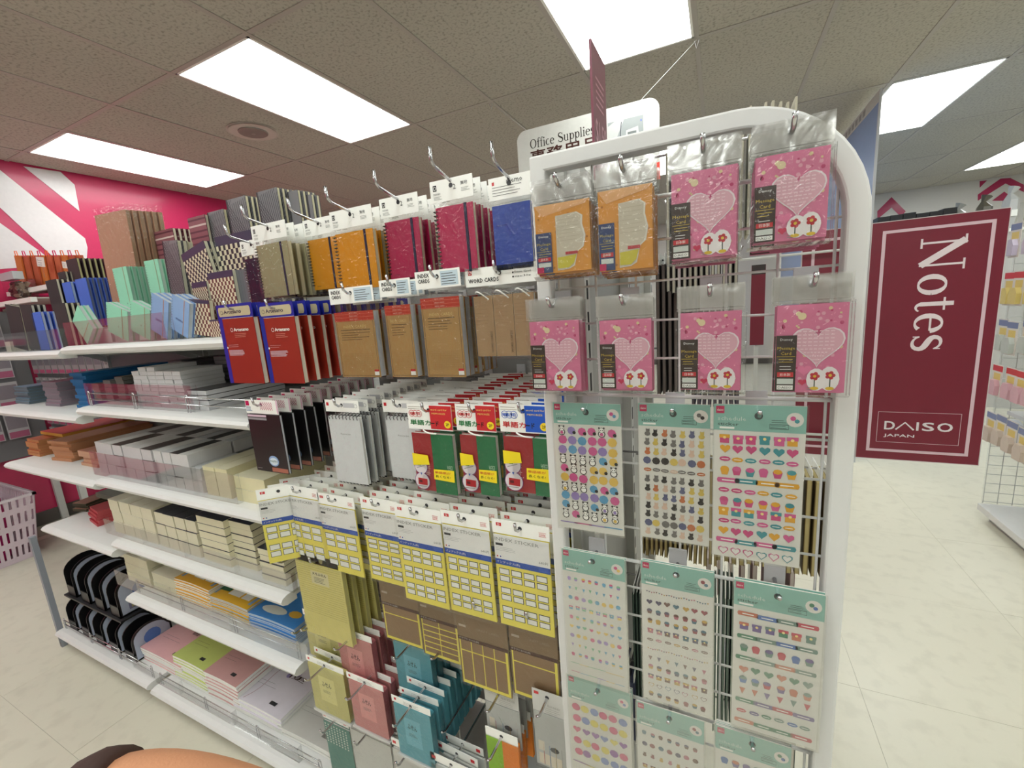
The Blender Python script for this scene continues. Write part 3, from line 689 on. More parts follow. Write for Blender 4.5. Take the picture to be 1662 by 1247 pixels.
def blob(g, kind, x, z, r, R, pal):
    c = R.choice(pal)
    if kind == 'dot': g.disc(x, z, r, c, -.0006, 8)
    elif kind == 'panda':
        k = R.choice((0, 0, 1, 2))
        if k == 2: g.disc(x, z, r*.9, c, -.0005, 8); g.disc(x+r*.6, z-r*.4, r*.4, BLACK, -.0007, 6)
        else:
            g.disc(x, z-r*.4, r*.8, BLACK, -.0005, 8); g.disc(x, z-r*.4, r*.6, WHITE, -.0006, 8); g.disc(x, z+r*.4, r*.62, rgb(60, 60, 60), -.0007, 8); g.disc(x, z+r*.4, r*.52, WHITE, -.0008, 8)
            for s in (-1, 1): g.disc(x+s*r*.5, z+r*.9, r*.22, BLACK, -.0009, 6); g.disc(x+s*r*.22, z+r*.4, r*.13, BLACK, -.0009, 5)
            if k == 1: g.disc(x, z-r*.5, r*.4, c, -.0008, 6)
    elif kind == 'cat':
        g.disc(x, z-r*.35, r*.75, c, -.0005, 8, r*.6); g.disc(x+r*.1, z+r*.45, r*.5, c, -.0006, 7)
        for s in (-1, 1): g.poly([(x+r*.1+s*r*.15, z+r*.75), (x+r*.1+s*r*.5, z+r*.65), (x+r*.1+s*r*.42, z+r*1.15)], c, -.0006)
    elif kind == 'heart': fan(g, heart(x, z, r, 14), c, -.0006)
    elif kind == 'bar': g.poly([(x-r*2, z-r*.55), (x+r*2, z-r*.55), (x+r*2.2, z), (x+r*2, z+r*.55), (x-r*2, z+r*.55), (x-r*2.2, z)], c, -.0006); g.rect(x-r*1.2, z-r*.12, x+r*1.2, z+r*.12, WHITE, -.0008)
    elif kind == 'box': g.rect(x-r*.8, z-r, x+r*.8, z, R.choice(pal), -.0006); g.rect(x-r*.9, z, x+r*.9, z+r*.7, c, -.0006); g.disc(x, z+r*.1, r*.3, rgb(250, 226, 150), -.0008, 6)
    elif kind == 'cup': g.poly([(x-r*.5, z-r), (x+r*.5, z-r), (x+r*.8, z+r*.2), (x-r*.8, z+r*.2)], c, -.0006); g.disc(x, z+r*.3, r*.75, R.choice(pal), -.0007, 8, r*.5)
    elif kind == 'tri': g.poly([(x-r*.6, z+r*.6), (x+r*.6, z+r*.6), (x, z-r)], c, -.0006)
    elif kind == 'lips': g.disc(x, z, r, c, -.0006, 8, r*.5); g.rect(x-r*.6, z-r*.06, x+r*.6, z+r*.06, WHITE, -.0008)
    elif kind == 'ring': fan(g, heart(x, z, r, 14), c, -.0006); fan(g, heart(x, z, r*.78, 14), rgb(228, 226, 222), -.0008)
    elif kind == 'line': g.rect(x-r*2.2, z-r*.14, x+r*2.2, z+r*.14, c, -.0006)
    elif kind == 'flag':
        for q in range(5): g.poly([(x-r*1.8+q*r*.8, z+abs(q-2)*r*.15), (x-r*1.2+q*r*.8, z+abs(q-2)*r*.15), (x-r*1.5+q*r*.8, z-r*.6+abs(q-2)*r*.15)], R.choice(pal), -.0006)
PAST = [rgb(214, 90, 140), rgb(236, 200, 90), rgb(100, 170, 206), rgb(166, 140, 206), rgb(120, 190, 150)]
def mk_sticker(kinds, cols, pal, seed, size=.47, shift=.5):
    def f(root, w, h):
        R = random.Random(seed); hh = h*.16
        g = G(); g.box(-w/2, 0, -h, w/2, .0016, 0, rgb(226, 225, 218))
        g.rect(-w/2, -hh, w/2, 0, MINT, -.0002); g.disc(0, -.013, .0045, rgb(60, 70, 70), -.0004, 10)
        g.rect(-w/2+.002, -.011, -w/2+.011, -.002, MAG, -.0004); g.text('daiso', -w/2+.003, -.008, .003, WHITE, wid=.007)
        g.text('schedule', -w/2+.004, -hh+.0125, .005, rgb(214, 226, 218), wid=w*.32); g.text('sticker', -w/2+.004, -hh+.006, .0042, rgb(40, 60, 58), wid=w*.24); g.rect(-w/2+.006, -hh+.002, -w/2+.022, -hh+.0045, WHITE, -.0004)
        g.disc(w/2-.011, -hh*.5, .0085, rgb(230, 226, 220), -.0004, 16); g.disc(w/2-.013, -hh*.45, .0028, pal[0], -.0006, 8); g.disc(w/2-.009, -hh*.55, .0025, pal[1], -.0006, 8)
        g.rect(w*.12, -hh+.004, w*.32, -hh+.010, rgb(60, 80, 78), -.0004); g.rect(w*.124, -hh+.0046, w*.316, -hh+.0094, MINT, -.0006); rules(g, w*.13, w*.31, -hh+.0085, 2, .0025, rgb(60, 80, 78), y=-.0008); rules(g, w*.14, w*.3, -hh+.015, 2, .0025, rgb(60, 80, 78), y=-.0006)
        g.build('sticker_sheet', GLOSS, root)
        p = G(); n = len(kinds); zh = (h-hh-.006)/n
        for r, kd in enumerate(kinds):
            z = -hh-.003-zh*(r+.5)
            cc = cols if kd not in ('bar', 'line', 'flag') else max(3, cols-2)
            for c in range(cc):
                if kd is None: continue
                x = -w/2+.005+(w-.010)*(c+.5)/cc
                blob(p, kd, x+R.uniform(-.0008, .0008), z+R.uniform(-.0006, .0006), min(zh, (w-.01)/cols)*size*(1.0 if kd not in ('bar', 'flag', 'line') else .9), R, pal)
        p.build('stickers', GLOSS, root)
        g = G(); g.box(-w/2-.002, -.0016, -h-.002, w/2+.002, -.0013, .002, CLR); g.build('bag', FILM2, root)
    return f
def column(kind, fn, xl, xr, yt, yb, Y, n, dy, label, rest, cat, group, hooklabel, rot=0, rise=0, tip=.018, dz=0, hy=.012, ybk=YB, wscale=1, jit=.02, hgrp='chrome display hooks on the pegboard bay', nohook=False, dx=0, keepx=None):
    m = (yt+yb)/2; A = at(xl, m, Y=Y); B = at(xr, m, Y=Y); T_ = at((xl+xr)/2, yt, Y=Y); D = at((xl+xr)/2, yb, Y=Y)
    w_ = (B.x-A.x)*wscale; h_ = T_.z-D.z; x = (A.x+B.x)/2
    root = thing(kind, label, cat, (x, Y, T_.z), rot, group)
    fn(root, w_, h_)
    rest_l = []
    for k in range(1, n):
        c = dup(root, (x+dx*k+random.uniform(-.0015, .0015), Y+dy*k, T_.z+random.uniform(-.003, .001)+dz*k), rest, group)
        c.rotation_euler = (0, random.uniform(-jit, jit), rot+random.uniform(-jit, jit)*2)
        # packs behind the front one lose their bags' front film to keep the stack light
        for ch in list(c.children):
            if ch.name.startswith('bag') and k > 1: bpy.data.objects.remove(ch)
    if not nohook: hook(x, Y-hy, T_.z-.011, hooklabel, rise=rise, tip=tip, ybk=ybk, grp=hgrp)
    return root
NBG = 'spiral notebooks on the top hooks'
column('ring_notebook', mk_spiral(rgb(176, 168, 132)), 417, 470, 360, 482, .66, 6, .022, 'beige ring notebook with navy elastic, front of its hook', 'beige ring notebook hanging behind the front beige one', 'notebook', NBG, 'chrome hook carrying the beige ring notebooks', rise=.014, tip=.026, hy=.045)
column('ring_notebook', mk_spiral(rgb(34, 30, 58)), 398, 432, 388, 492, .72, 4, .03, 'dark navy ring notebook at the left end of the top hooks', 'dark navy ring notebook behind the leftmost one on the top hooks', 'notebook', NBG, 'leftmost chrome hook of the top row with raised tip', rise=.014, tip=.026, hy=.05)
column('ring_notebook', mk_spiral(rgb(228, 156, 20)), 500, 547, 352, 470, .70, 5, .03, 'smaller yellow ring notebook left of the large yellow one', 'yellow ring notebook hanging behind the smaller yellow one', 'notebook', NBG, 'chrome hook carrying the smaller yellow notebooks', rise=.014, tip=.026, hy=.06)
column('ring_notebook', mk_spiral(rgb(232, 158, 16)), 544, 608, 336, 470, .65, 7, .024, 'large yellow ring notebook with navy elastic band', 'yellow ring notebook hanging behind the large yellow one', 'notebook', NBG, 'chrome hook carrying the large yellow notebooks', rise=.014, tip=.026, hy=.045)
column('ring_notebook', mk_spiral(rgb(190, 24, 84)), 624, 682, 316, 452, .67, 7, .024, 'pink ring notebook with navy elastic, second from the blue memo pads', 'pink ring notebook hanging behind the left pink one', 'notebook', NBG, 'chrome hook carrying the left pink notebooks', rise=.016, tip=.026, hy=.05)
column('ring_notebook', mk_spiral(rgb(196, 24, 88)), 706, 770, 287, 443, .64, 9, .024, 'larger pink ring notebook beside the blue memo pads', 'pink ring notebook hanging behind the right pink one', 'notebook', NBG, 'chrome hook carrying the right pink notebooks', rise=.018, tip=.026, hy=.045)
column('memo_pad', mk_blue, 800, 862, 283, 437, .64, 6, .02, 'bright blue memo pad under a white memo header card', 'blue memo pad hanging behind the front blue one', 'notepad', 'blue memo pads on the top hook', 'chrome hook carrying the blue memo pads', rise=.018, tip=.026, hy=.045)
AG = 'brick red writing pads with blue headers'
column('writing_pad', mk_artesano, 362, 418, 492, 622, .60, 2, .022, 'brick red writing pad with blue spine, left of two', 'brick red writing pad behind the left front one', 'notepad', AG, 'chrome hook carrying the left red writing pads')
column('writing_pad', mk_artesano, 428, 484, 490, 622, .61, 12, .032, 'brick red writing pad with blue spine, right of two', 'brick red writing pad in the long stack behind the right one', 'notepad', AG, 'chrome hook carrying the right red writing pads')
IG = 'kraft index card packs'
column('index_card_pack', mk_indexcard, 544, 612, 465, 612, .63, 4, .02, 'kraft index card pack left of three with INDEX CARDS header', 'kraft index card pack behind the left one', 'cards', IG, 'chrome hook carrying the left index card packs')
column('index_card_pack', mk_indexcard, 625, 672, 452, 612, .63, 5, .02, 'narrow kraft index card pack in the middle of three', 'narrow kraft index card pack behind the middle one', 'cards', IG, 'chrome hook carrying the narrow index card packs')
column('index_card_pack', mk_indexcard, 683, 752, 437, 612, .63, 6, .02, 'kraft index card pack right of three beside the word cards', 'kraft index card pack behind the right one', 'cards', IG, 'chrome hook carrying the right index card packs')
column('word_card_pack', mk_wordcard, 760, 874, 430, 578, .64, 5, .024, 'wide pack of three kraft word card pads with white rings', 'wide word card pack behind the front one', 'cards', 'wide kraft word card packs', 'chrome hook carrying the wide word card packs')
BG = 'black memo pads with pink chevron headers'
column('memo_pad', mk_black, 410, 456, 650, 765, .61, 11, .030, 'black memo pad under a pink chevron header, front of the stack', 'black memo pad with pink chevron header behind the front one', 'notepad', BG, 'chrome hook carrying the black memo pads', wscale=1.1)
WG = 'white top ring memo pads'
column('ring_memo_pad', mk_whitepad, 537, 590, 650, 784, .64, 10, .026, 'white top ring memo pad, left of two', 'white ring memo pad in the stack behind the left one', 'notepad', WG, 'chrome hook carrying the left white ring pads')
column('ring_memo_pad', mk_whitepad, 628, 685, 650, 778, .66, 9, .026, 'white top ring memo pad partly behind the green word cards', 'white ring memo pad in the stack behind the right one', 'notepad', WG, 'chrome hook carrying the right white ring pads')
GG = 'green and red word card packs'
column('word_card_pack', mk_word2(False), 668, 738, 657, 797, .62, 12, .030, 'word card pack with red header and green card, left of two', 'word card pack with red header in the left stack', 'cards', GG, 'chrome hook carrying the left red header word cards')
column('word_card_pack', mk_word2(False), 745, 808, 657, 800, .62, 12, .030, 'word card pack with red header and green card, right of two', 'word card pack with red header in the right stack', 'cards', GG, 'chrome hook carrying the right red header word cards')
column('word_card_pack', mk_word2(True), 815, 895, 657, 800, .62, 11, .030, 'word card pack with blue header next to the wire rack', 'word card pack with blue header behind the front one', 'cards', 'blue header word card packs', 'chrome hook carrying the blue header word cards')
SG = 'yellow index sticker packs'
ordn = ['first', 'second', 'third', 'fourth', 'fifth', 'sixth']
for i, (a, b, c, d, rr, cc) in enumerate(((470, 524, 792, 912, 2, 3), (525, 582, 806, 928, 2, 3), (594, 652, 812, 944, 3, 3), (650, 722, 825, 978, 3, 4), (724, 800, 835, 998, 3, 4), (806, 896, 850, 1022, 3, 4))):
    column('index_sticker_pack', mk_index(rr, cc, .31 if i < 3 else .27), a, b, c, d, .62 if i < 3 else .6, 12, .03, 'yellow index sticker pack, %s from the left in its row' % ordn[i], 'index sticker pack behind the %s front one from the left' % ordn[i], 'stickers', SG, 'chrome hook carrying the %s index sticker column from the left' % ordn[i])
column('index_sticker_pack', mk_index(2, 3, .31), 449, 473, 792, 905, .605, 3, .03, 'index sticker pack turned sideways at the left end of its row', 'index sticker pack behind the one turned sideways', 'stickers', SG, '', rot=.75, nohook=True, wscale=1.7)
column('sticky_note_pad', mk_memo, 490, 560, 906, 1034, .62, 4, .028, 'large ruled pale yellow sticky memo pad', 'ruled yellow sticky memo pad behind the front one', 'notepad', 'large ruled sticky memo pads', 'chrome hook carrying the large ruled sticky pads')
KG = 'kraft label packs'
column('kraft_label_pack', mk_kraft(6, 2), 566, 608, 915, 1040, .70, 9, .018, 'kraft label pack turned aside next to the yellow memo pad', 'kraft label pack in the turned stack beside the yellow memo pad', 'labels', KG, 'chrome hook carrying the turned kraft label packs', rot=.35)
column('kraft_label_pack', mk_kraft(2, 1), 620, 680, 930, 1042, .64, 5, .03, 'kraft label pack with two large labels, left one', 'kraft label pack behind the left two-label one', 'labels', KG, 'chrome hook carrying the left kraft label packs')
column('kraft_label_pack', mk_kraft(6, 2), 682, 743, 950, 1068, .64, 4, .03, 'kraft label pack with twelve small labels', 'kraft label pack behind the twelve-label one', 'labels', KG, 'chrome hook carrying the twelve-label kraft packs')
column('kraft_label_pack', mk_kraft(2, 4), 744, 825, 975, 1118, .61, 4, .03, 'kraft label pack with eight tall labels', 'kraft label pack behind the eight-label one', 'labels', KG, 'chrome hook carrying the eight-label kraft packs')
column('kraft_label_pack', mk_kraft(2, 1), 828, 906, 990, 1136, .61, 4, .03, 'kraft label pack with two large labels beside the wire rack', 'kraft label pack behind the two-label one beside the wire rack', 'labels', KG, 'chrome hook carrying the kraft labels beside the rack')
FG = 'small square sticky note blocks'
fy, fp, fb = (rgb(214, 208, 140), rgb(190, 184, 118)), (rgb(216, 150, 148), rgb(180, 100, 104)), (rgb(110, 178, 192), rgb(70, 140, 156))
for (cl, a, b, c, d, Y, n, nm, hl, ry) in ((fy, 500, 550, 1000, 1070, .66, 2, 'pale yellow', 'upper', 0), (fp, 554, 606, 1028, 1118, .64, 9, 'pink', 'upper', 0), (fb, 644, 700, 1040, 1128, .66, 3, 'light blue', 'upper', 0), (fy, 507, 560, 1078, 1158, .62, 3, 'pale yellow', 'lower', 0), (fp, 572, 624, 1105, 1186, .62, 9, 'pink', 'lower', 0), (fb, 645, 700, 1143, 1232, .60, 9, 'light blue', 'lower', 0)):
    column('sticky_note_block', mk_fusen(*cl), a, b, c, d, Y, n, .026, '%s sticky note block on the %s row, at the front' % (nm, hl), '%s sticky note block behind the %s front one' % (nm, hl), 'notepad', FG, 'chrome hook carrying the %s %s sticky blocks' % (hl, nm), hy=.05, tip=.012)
RG = 'packs with red and white headers low on the hooks'
for i, (a, b, c, d, Y, n, bc, dots) in enumerate(((534, 572, 1168, 1270, .64, 9, rgb(96, 150, 140), rgb(230, 236, 230)), (578, 638, 1186, 1300, .64, 12, rgb(220, 220, 216), None), (644, 700, 1214, 1310, .62, 6, rgb(220, 220, 216), None), (706, 770, 1238, 1330, .6, 3, rgb(210, 212, 210), None))):
    column('paper_pack', mk_redhdr(bc, dots), a, b, c, d, Y, n, .024, 'white header pack with red marks low on the hooks, %s from the left' % ordn[i], 'red marked header pack behind the %s low one' % ordn[i], 'stationery', RG, 'lowest-row chrome hook, %s from the left' % ordn[i], hy=.04)
column('film_index_pack', mk_film, 790, 843, 1115, 1207, .62, 5, .03, 'clear film index pack left of the two under the kraft labels', 'clear film index pack behind the left one', 'labels', 'film index packs', 'chrome hook carrying the left film index packs', hy=.05, tip=.008)
column('film_index_pack', mk_film, 868, 916, 1126, 1246, .60, 5, .03, 'clear film index pack beside the post of the wire rack', 'clear film index pack behind the right one', 'labels', 'film index packs', 'chrome hook carrying the right film index packs', hy=.04, tip=.008)
column('sticky_note_pack', mk_bright, 792, 842, 1190, 1262, .61, 3, .03, 'green and orange sticky note pack low beside the rack post', 'green and orange sticky note pack behind the front one', 'notepad', 'green and orange sticky packs', 'chrome hook carrying the green and orange sticky packs', hy=.05, tip=.008)
for i, (px, py, Y) in enumerate(((455, 915, .62), (478, 1030, .6), (703, 1072, .62), (720, 1190, .62))):
    p = at(px, py, Y=Y); hook(p.x, p.y, p.z, ['empty chrome hook at the left of the sticky memo pad', 'empty chrome hook left of the yellow sticky block', 'empty chrome hook right of the blue sticky block', 'empty chrome hook low in the dark gap'][i], tip=.010)
# ================================================================ WIRE RACK
YM = .60
rack = thing('wire_rack', 'white wire grid rack with rounded top corner hung with cards and stickers', 'rack', (0, YM, 0))
XL, XR, ZT = -.236, .143, CAMZ+.196
fr = G(); wd = .022
RC = .13
outer = [(XL, .03), (XL, ZT)]+[(XR-RC+RC*sin(a), ZT-RC+RC*cos(a)) for a in [pi/2*i/12 for i in range(13)]]+[(XR, .03)]
r2 = RC-wd
inner = [(XL+wd, .03), (XL+wd, ZT-wd)]+[(XR-RC+r2*sin(a), ZT-RC+r2*cos(a)) for a in [pi/2*i/12 for i in range(13)]]+[(XR-wd, .03)]
n = len(outer); y0, y1 = -.012, .012
vs = [(x, y0, z) for x, z in outer]+[(x, y0, z) for x, z in inner]+[(x, y1, z) for x, z in outer]+[(x, y1, z) for x, z in inner]
fs = []
for i in range(n-1):
    fs += [(i, n+i, n+i+1, i+1), (2*n+i, 2*n+i+1, 3*n+i+1, 3*n+i), (i, i+1, 2*n+i+1, 2*n+i), (n+i, 3*n+i, 3*n+i+1, n+i+1)]
fr.add(vs, fs, rgb(226, 226, 224)); o = fr.build('tube_frame', METAL, rack, bevel=.003)
for x in (XL+wd/2, XR-wd/2):
    G().box(x-.012, -.15, 0, x+.012, .15, .03, rgb(226, 226, 224)).build('foot', METAL, rack)
g = G()
WC = rgb(222, 222, 220)
for k in range(7):
    x = XL+wd+.006+.054*k+.0
    if x < XR-wd: g.tube([(x, .006, .1), (x, .006, min(ZT-wd, ZT-.02 if x < XR-RC else ZT-RC+hypot(0, 1)*((r2**2-(x-XR+RC)**2)**.5 if x > XR-RC else r2)))], .0017, WC, 6)
g.build('upright_wires', METAL, rack, smooth=True)
def zz(u): return CAMZ+u*YM
bars = [-.228, -.655, -1.06, -1.48, -1.9, .2]
for u in bars:
    z = zz(u); o = G().tube([(XL+wd-.003, .002, z), (XR-wd+.003, .002, z)], .0027, WC, 8).build('cross_bar', METAL, rack, smooth=True)
g = G()
for a, b in ((.2, -.228), (-.228, -.655), (-.655, -1.06), (-1.06, -1.48), (-1.48, -1.9)):
    for k in range(1, 5):
        z = zz(a+(b-a)*k/5); g.tube([(XL+wd-.003, .008, z), (XR-wd+.003, .008, z)], .0017, WC, 6)
g.build('grid_wires', METAL, rack, smooth=True)
MG = 'pink message card packs on the wire rack'; OG = 'orange message card packs on the wire rack'
def rackcol(kind, fn, box, Y, n, dy, label, rest, cat, group, tip=.012):
    xl, xr, yt, yb = box
    r = column(kind, fn, xl, xr, yt, yb, Y, n, dy, label, rest, cat, group, 'rack hook with '+label.split(',')[0].replace(' on the second rack row', ' of the low row'), ybk=YM+.004, hy=.010, tip=tip, hgrp='short chrome hooks on the wire rack', jit=.006, dz=-.0007)
    return r
rackcol('message_card_pack', mk_message(False), (865, 960, 285, 442), .548, 9, .0048, 'orange message card pack at the far left of the rack top', 'orange message card pack in the left thick stack', 'cards', OG)
rackcol('message_card_pack', mk_message(False), (967, 1062, 258, 438), .548, 9, .0048, 'orange message card pack second on the rack top', 'orange message card pack in the second thick stack', 'cards', OG)
rackcol('message_card_pack', mk_message(True), (1085, 1200, 225, 418), .546, 10, .0048, 'pink heart message card pack third on the rack top', 'pink message card pack in the third stack of the top row', 'cards', MG)
rackcol('message_card_pack', mk_message(True), (1220, 1350, 192, 390), .546, 10, .0048, 'pink heart message card pack at the rounded corner', 'pink message card pack in the stack at the rounded corner', 'cards', MG)
for bx, nm, n in (((858, 943, 483, 633), 'leftmost on the second rack row', 6), ((970, 1060, 478, 632), 'second from the left on the second rack row', 5), ((1100, 1206, 462, 633), 'third from the left on the second rack row', 3), ((1255, 1380, 445, 637), 'rightmost on the second rack row', 4)):
    rackcol('message_card_pack', mk_message(True), bx, .555, n, .0048, 'pink heart message card pack '+nm, 'pink message card pack behind the one '+nm, 'cards', MG)
PAN = [rgb(210, 90, 150), rgb(90, 160, 200), rgb(226, 190, 90), rgb(150, 130, 190)]
CAT = [rgb(110, 106, 104), rgb(30, 24, 26), rgb(196, 110, 60), rgb(216, 190, 90), rgb(90, 94, 130), rgb(220, 190, 170)]
GIR = [rgb(214, 90, 150), rgb(60, 150, 160), rgb(230, 170, 40), rgb(206, 70, 130)]
PAR = [rgb(150, 70, 80), rgb(70, 110, 130), rgb(200, 160, 70), rgb(110, 70, 60), rgb(190, 110, 130), rgb(90, 80, 110)]
COL = [rgb(60, 130, 100), rgb(70, 110, 180), rgb(200, 70, 90), rgb(200, 110, 80), rgb(110, 90, 150), rgb(110, 140, 130)]
FLO = [rgb(214, 80, 130), rgb(120, 140, 200), rgb(226, 210, 80), rgb(150, 90, 170)]
STG = 'sticker sheets on the wire rack'
for bx, Y, n, fn, nm in (
    ((903, 1010, 655, 862), .585, 2, mk_sticker(['panda', 'dot', 'dot', 'panda', 'panda', 'dot', 'panda', 'dot', 'panda', 'panda', 'line'], 6, PAN, 1), 'sticker sheet of pandas and coloured dots'),
    ((1038, 1152, 656, 878), .585, 2, mk_sticker(['cat', 'cat', 'cat', 'dot', 'lips', 'cat', 'cat', 'cat', 'cat', 'cat', 'dot', 'cat'], 7, CAT, 2), 'sticker sheet of many small cats'),
    ((1158, 1304, 658, 912), .575, 2, mk_sticker(['box', 'heart', 'lips', 'cup', 'bar', 'lips', 'cup', 'box', 'lips', 'heart', 'bar', 'ring'], 6, GIR, 3), 'sticker sheet of hearts, lips and boxes'),
    ((918, 1016, 900, 1110), .585, 3, mk_sticker(['cup', 'tri', 'dot', 'box', 'cup', 'heart', 'dot', 'tri', 'cup', 'line', 'line'], 8, PAST, 4, .34), 'sticker sheet of tiny pastel figures'),
    ((1043, 1157, 920, 1148), .585, 4, mk_sticker(['flag', 'heart', 'cup', 'cup', 'box', 'lips', 'flag', 'tri', 'cup', 'box', 'ring', 'cup'], 7, PAR, 5, .38), 'sticker sheet of party flags and cakes'),
    ((1189, 1333, 953, 1198), .575, 4, mk_sticker(['bar', 'box', 'bar', 'cup', 'bar', 'heart', 'cup', 'tri', 'bar', 'lips', 'bar'], 6, COL, 6, .42), 'sticker sheet of drinks, ices and banners'),
    ((928, 1025, 1112, 1330), .585, 6, mk_sticker(['dot', 'dot', 'heart', 'dot', 'dot', 'line', 'line', 'dot', 'heart', 'dot'], 6, FLO, 7), 'sticker sheet of bright flowers'),
    ((1036, 1142, 1155, 1370), .585, 2, mk_sticker(['cup', 'dot', 'cat', 'box', 'lips', 'cup', 'dot', 'box', 'cat', 'cup'], 7, PAR, 8, .34), 'sticker sheet of little food figures'),
    ((1160, 1280, 1195, 1420), .58, 5, mk_sticker(['cup', 'bar', 'heart', 'box', 'cup', 'bar', 'heart', 'box'], 6, COL, 9), 'sticker sheet at the bottom edge, only its mint header showing')):
    rackcol('sticker_sheet_pack', fn, bx, Y-.012, n, .0030, nm, 'sheet hanging right behind the '+nm, 'stickers', STG, tip=.006)
# ---- end cap packs hanging on hooks that stick out to the right behind the rack (seen edge-on)
def edge_stack(y, z, x0, n, dxx, w_, h_, cov, page, label, rest, group, t=.008):
    root = thing('hanging_pack', label, 'stationery', (x0, y, z), pi/2, group)
    g = G(); body(g, -w_/2, -h_, w_/2, -.022, t, cov, page); g.build('booklet', PAPER, root)
    header(root, w_, .022)
    for k in range(1, n):
        dup(root, (x0-dxx*k, y+random.uniform(-.004, .004), z+random.uniform(-.004, .002)), rest, group)
    hk = thing('display_hook', 'end hook with '+label.split(',')[0], 'hook', (x0+.012, y, z-.011), pi/2, 'chrome hooks on the gondola end panel')
    L = x0+.012+.19
    G().tube([(0, -.004, .012), (0, 0, 0), (0, L, 0)], .0024, CHR, 6).build('rod', CHROME, hk, smooth=True)
ES = [(1078, 1200, 215, 470, .90, 13, .10, rgb(112, 108, 104), rgb(186, 180, 160), 'grey envelope pack edge-on, high behind the rack'),
      (1062, 1190, 405, 640, .98, 13, .10, rgb(60, 52, 50), rgb(110, 98, 92), 'dark brown pack edge-on behind the pink message cards'),
      (1120, 1200, 560, 660, 1.20, 9, .10, rgb(50, 52, 84), rgb(120, 110, 116), 'slate pack edge-on low behind the pink message cards'),
      (1036, 1165, 745, 912, .88, 16, .09, rgb(120, 100, 60), rgb(184, 166, 112), 'kraft and gold pack edge-on behind the upper stickers'),
      (1160, 1345, 760, 925, 1.05, 14, .10, rgb(124, 104, 62), rgb(184, 168, 116), 'kraft paper pack edge-on near the rack post'),
      (1026, 1046, 950, 1150, .86, 4, .10, rgb(44, 66, 58), rgb(110, 128, 116), 'dark green pack edge-on behind the middle stickers'),
      (1155, 1190, 955, 1190, .90, 5, .10, rgb(52, 78, 66), rgb(130, 144, 132), 'green pack edge-on behind the party stickers'),
      (1135, 1290, 905, 975, 1.25, 8, .10, rgb(150, 120, 118), rgb(206, 194, 188), 'pinkish clear pack edge-on behind the rack'),
      (955, 1030, 1085, 1190, .84, 6, .10, rgb(30, 36, 66), rgb(66, 72, 100), 'navy pack edge-on low behind the rack'),
      (1180, 1290, 1175, 1290, 1.02, 8, .10, rgb(44, 70, 62), rgb(190, 182, 170), 'green and cream pack edge-on low behind the rack')]
for (xl, xr, yt, yb, Y, n, w_, cov, page, lab) in ES:
    m = (yt+yb)/2; A = at(xl, m, Y=Y); B = at(xr, m, Y=Y); zt = at((xl+xr)/2, yt, Y=Y).z; zb = at((xl+xr)/2, yb, Y=Y).z
    st = (B.x-A.x)/n
    edge_stack(Y+.05, zt, B.x, n, st, w_, zt-zb, cov, page, lab, 'another '+lab.split(' behind')[0].split(',')[0]+' on the same hook', 'packs hanging edge-on from the end panel', t=min(.011, st*.62))
# ================================================================ SIGNS
def stroke(g, path, widths, col, y, M=lambda p: p):
    n = len(path); L = []; R_ = []
    for i in range(n):
        a = path[max(i-1, 0)]; b = path[min(i+1, n-1)]; d = (b[0]-a[0], b[1]-a[1]); l = hypot(*d) or 1
        nx, nz = -d[1]/l, d[0]/l; w_ = widths[i]/2
        L.append((path[i][0]+nx*w_, path[i][1]+nz*w_)); R_.append((path[i][0]-nx*w_, path[i][1]-nz*w_))
    for i in range(n-1):
        q = [M(L[i]), M(L[i+1]), M(R_[i+1]), M(R_[i])]
        g.poly(q, col, y)
def bez(p0, p1, p2, p3, n=8):
    return [((1-t)**3*p0[0]+3*(1-t)**2*t*p1[0]+3*(1-t)*t*t*p2[0]+t**3*p3[0], (1-t)**3*p0[1]+3*(1-t)**2*t*p1[1]+3*(1-t)*t*t*p2[1]+t**3*p3[1]) for t in [i/n for i in range(n+1)]]
def ell(cx, cz, rx, rz, a0, a1, n=20): return [(cx+rx*cos(a0+(a1-a0)*i/n), cz+rz*sin(a0+(a1-a0)*i/n)) for i in range(n+1)]
def ring_w(n, thin, thick, a0, a1): return [thin+(thick-thin)*abs(cos(a0+(a1-a0)*i/n))**1.3 for i in range(n+1)]
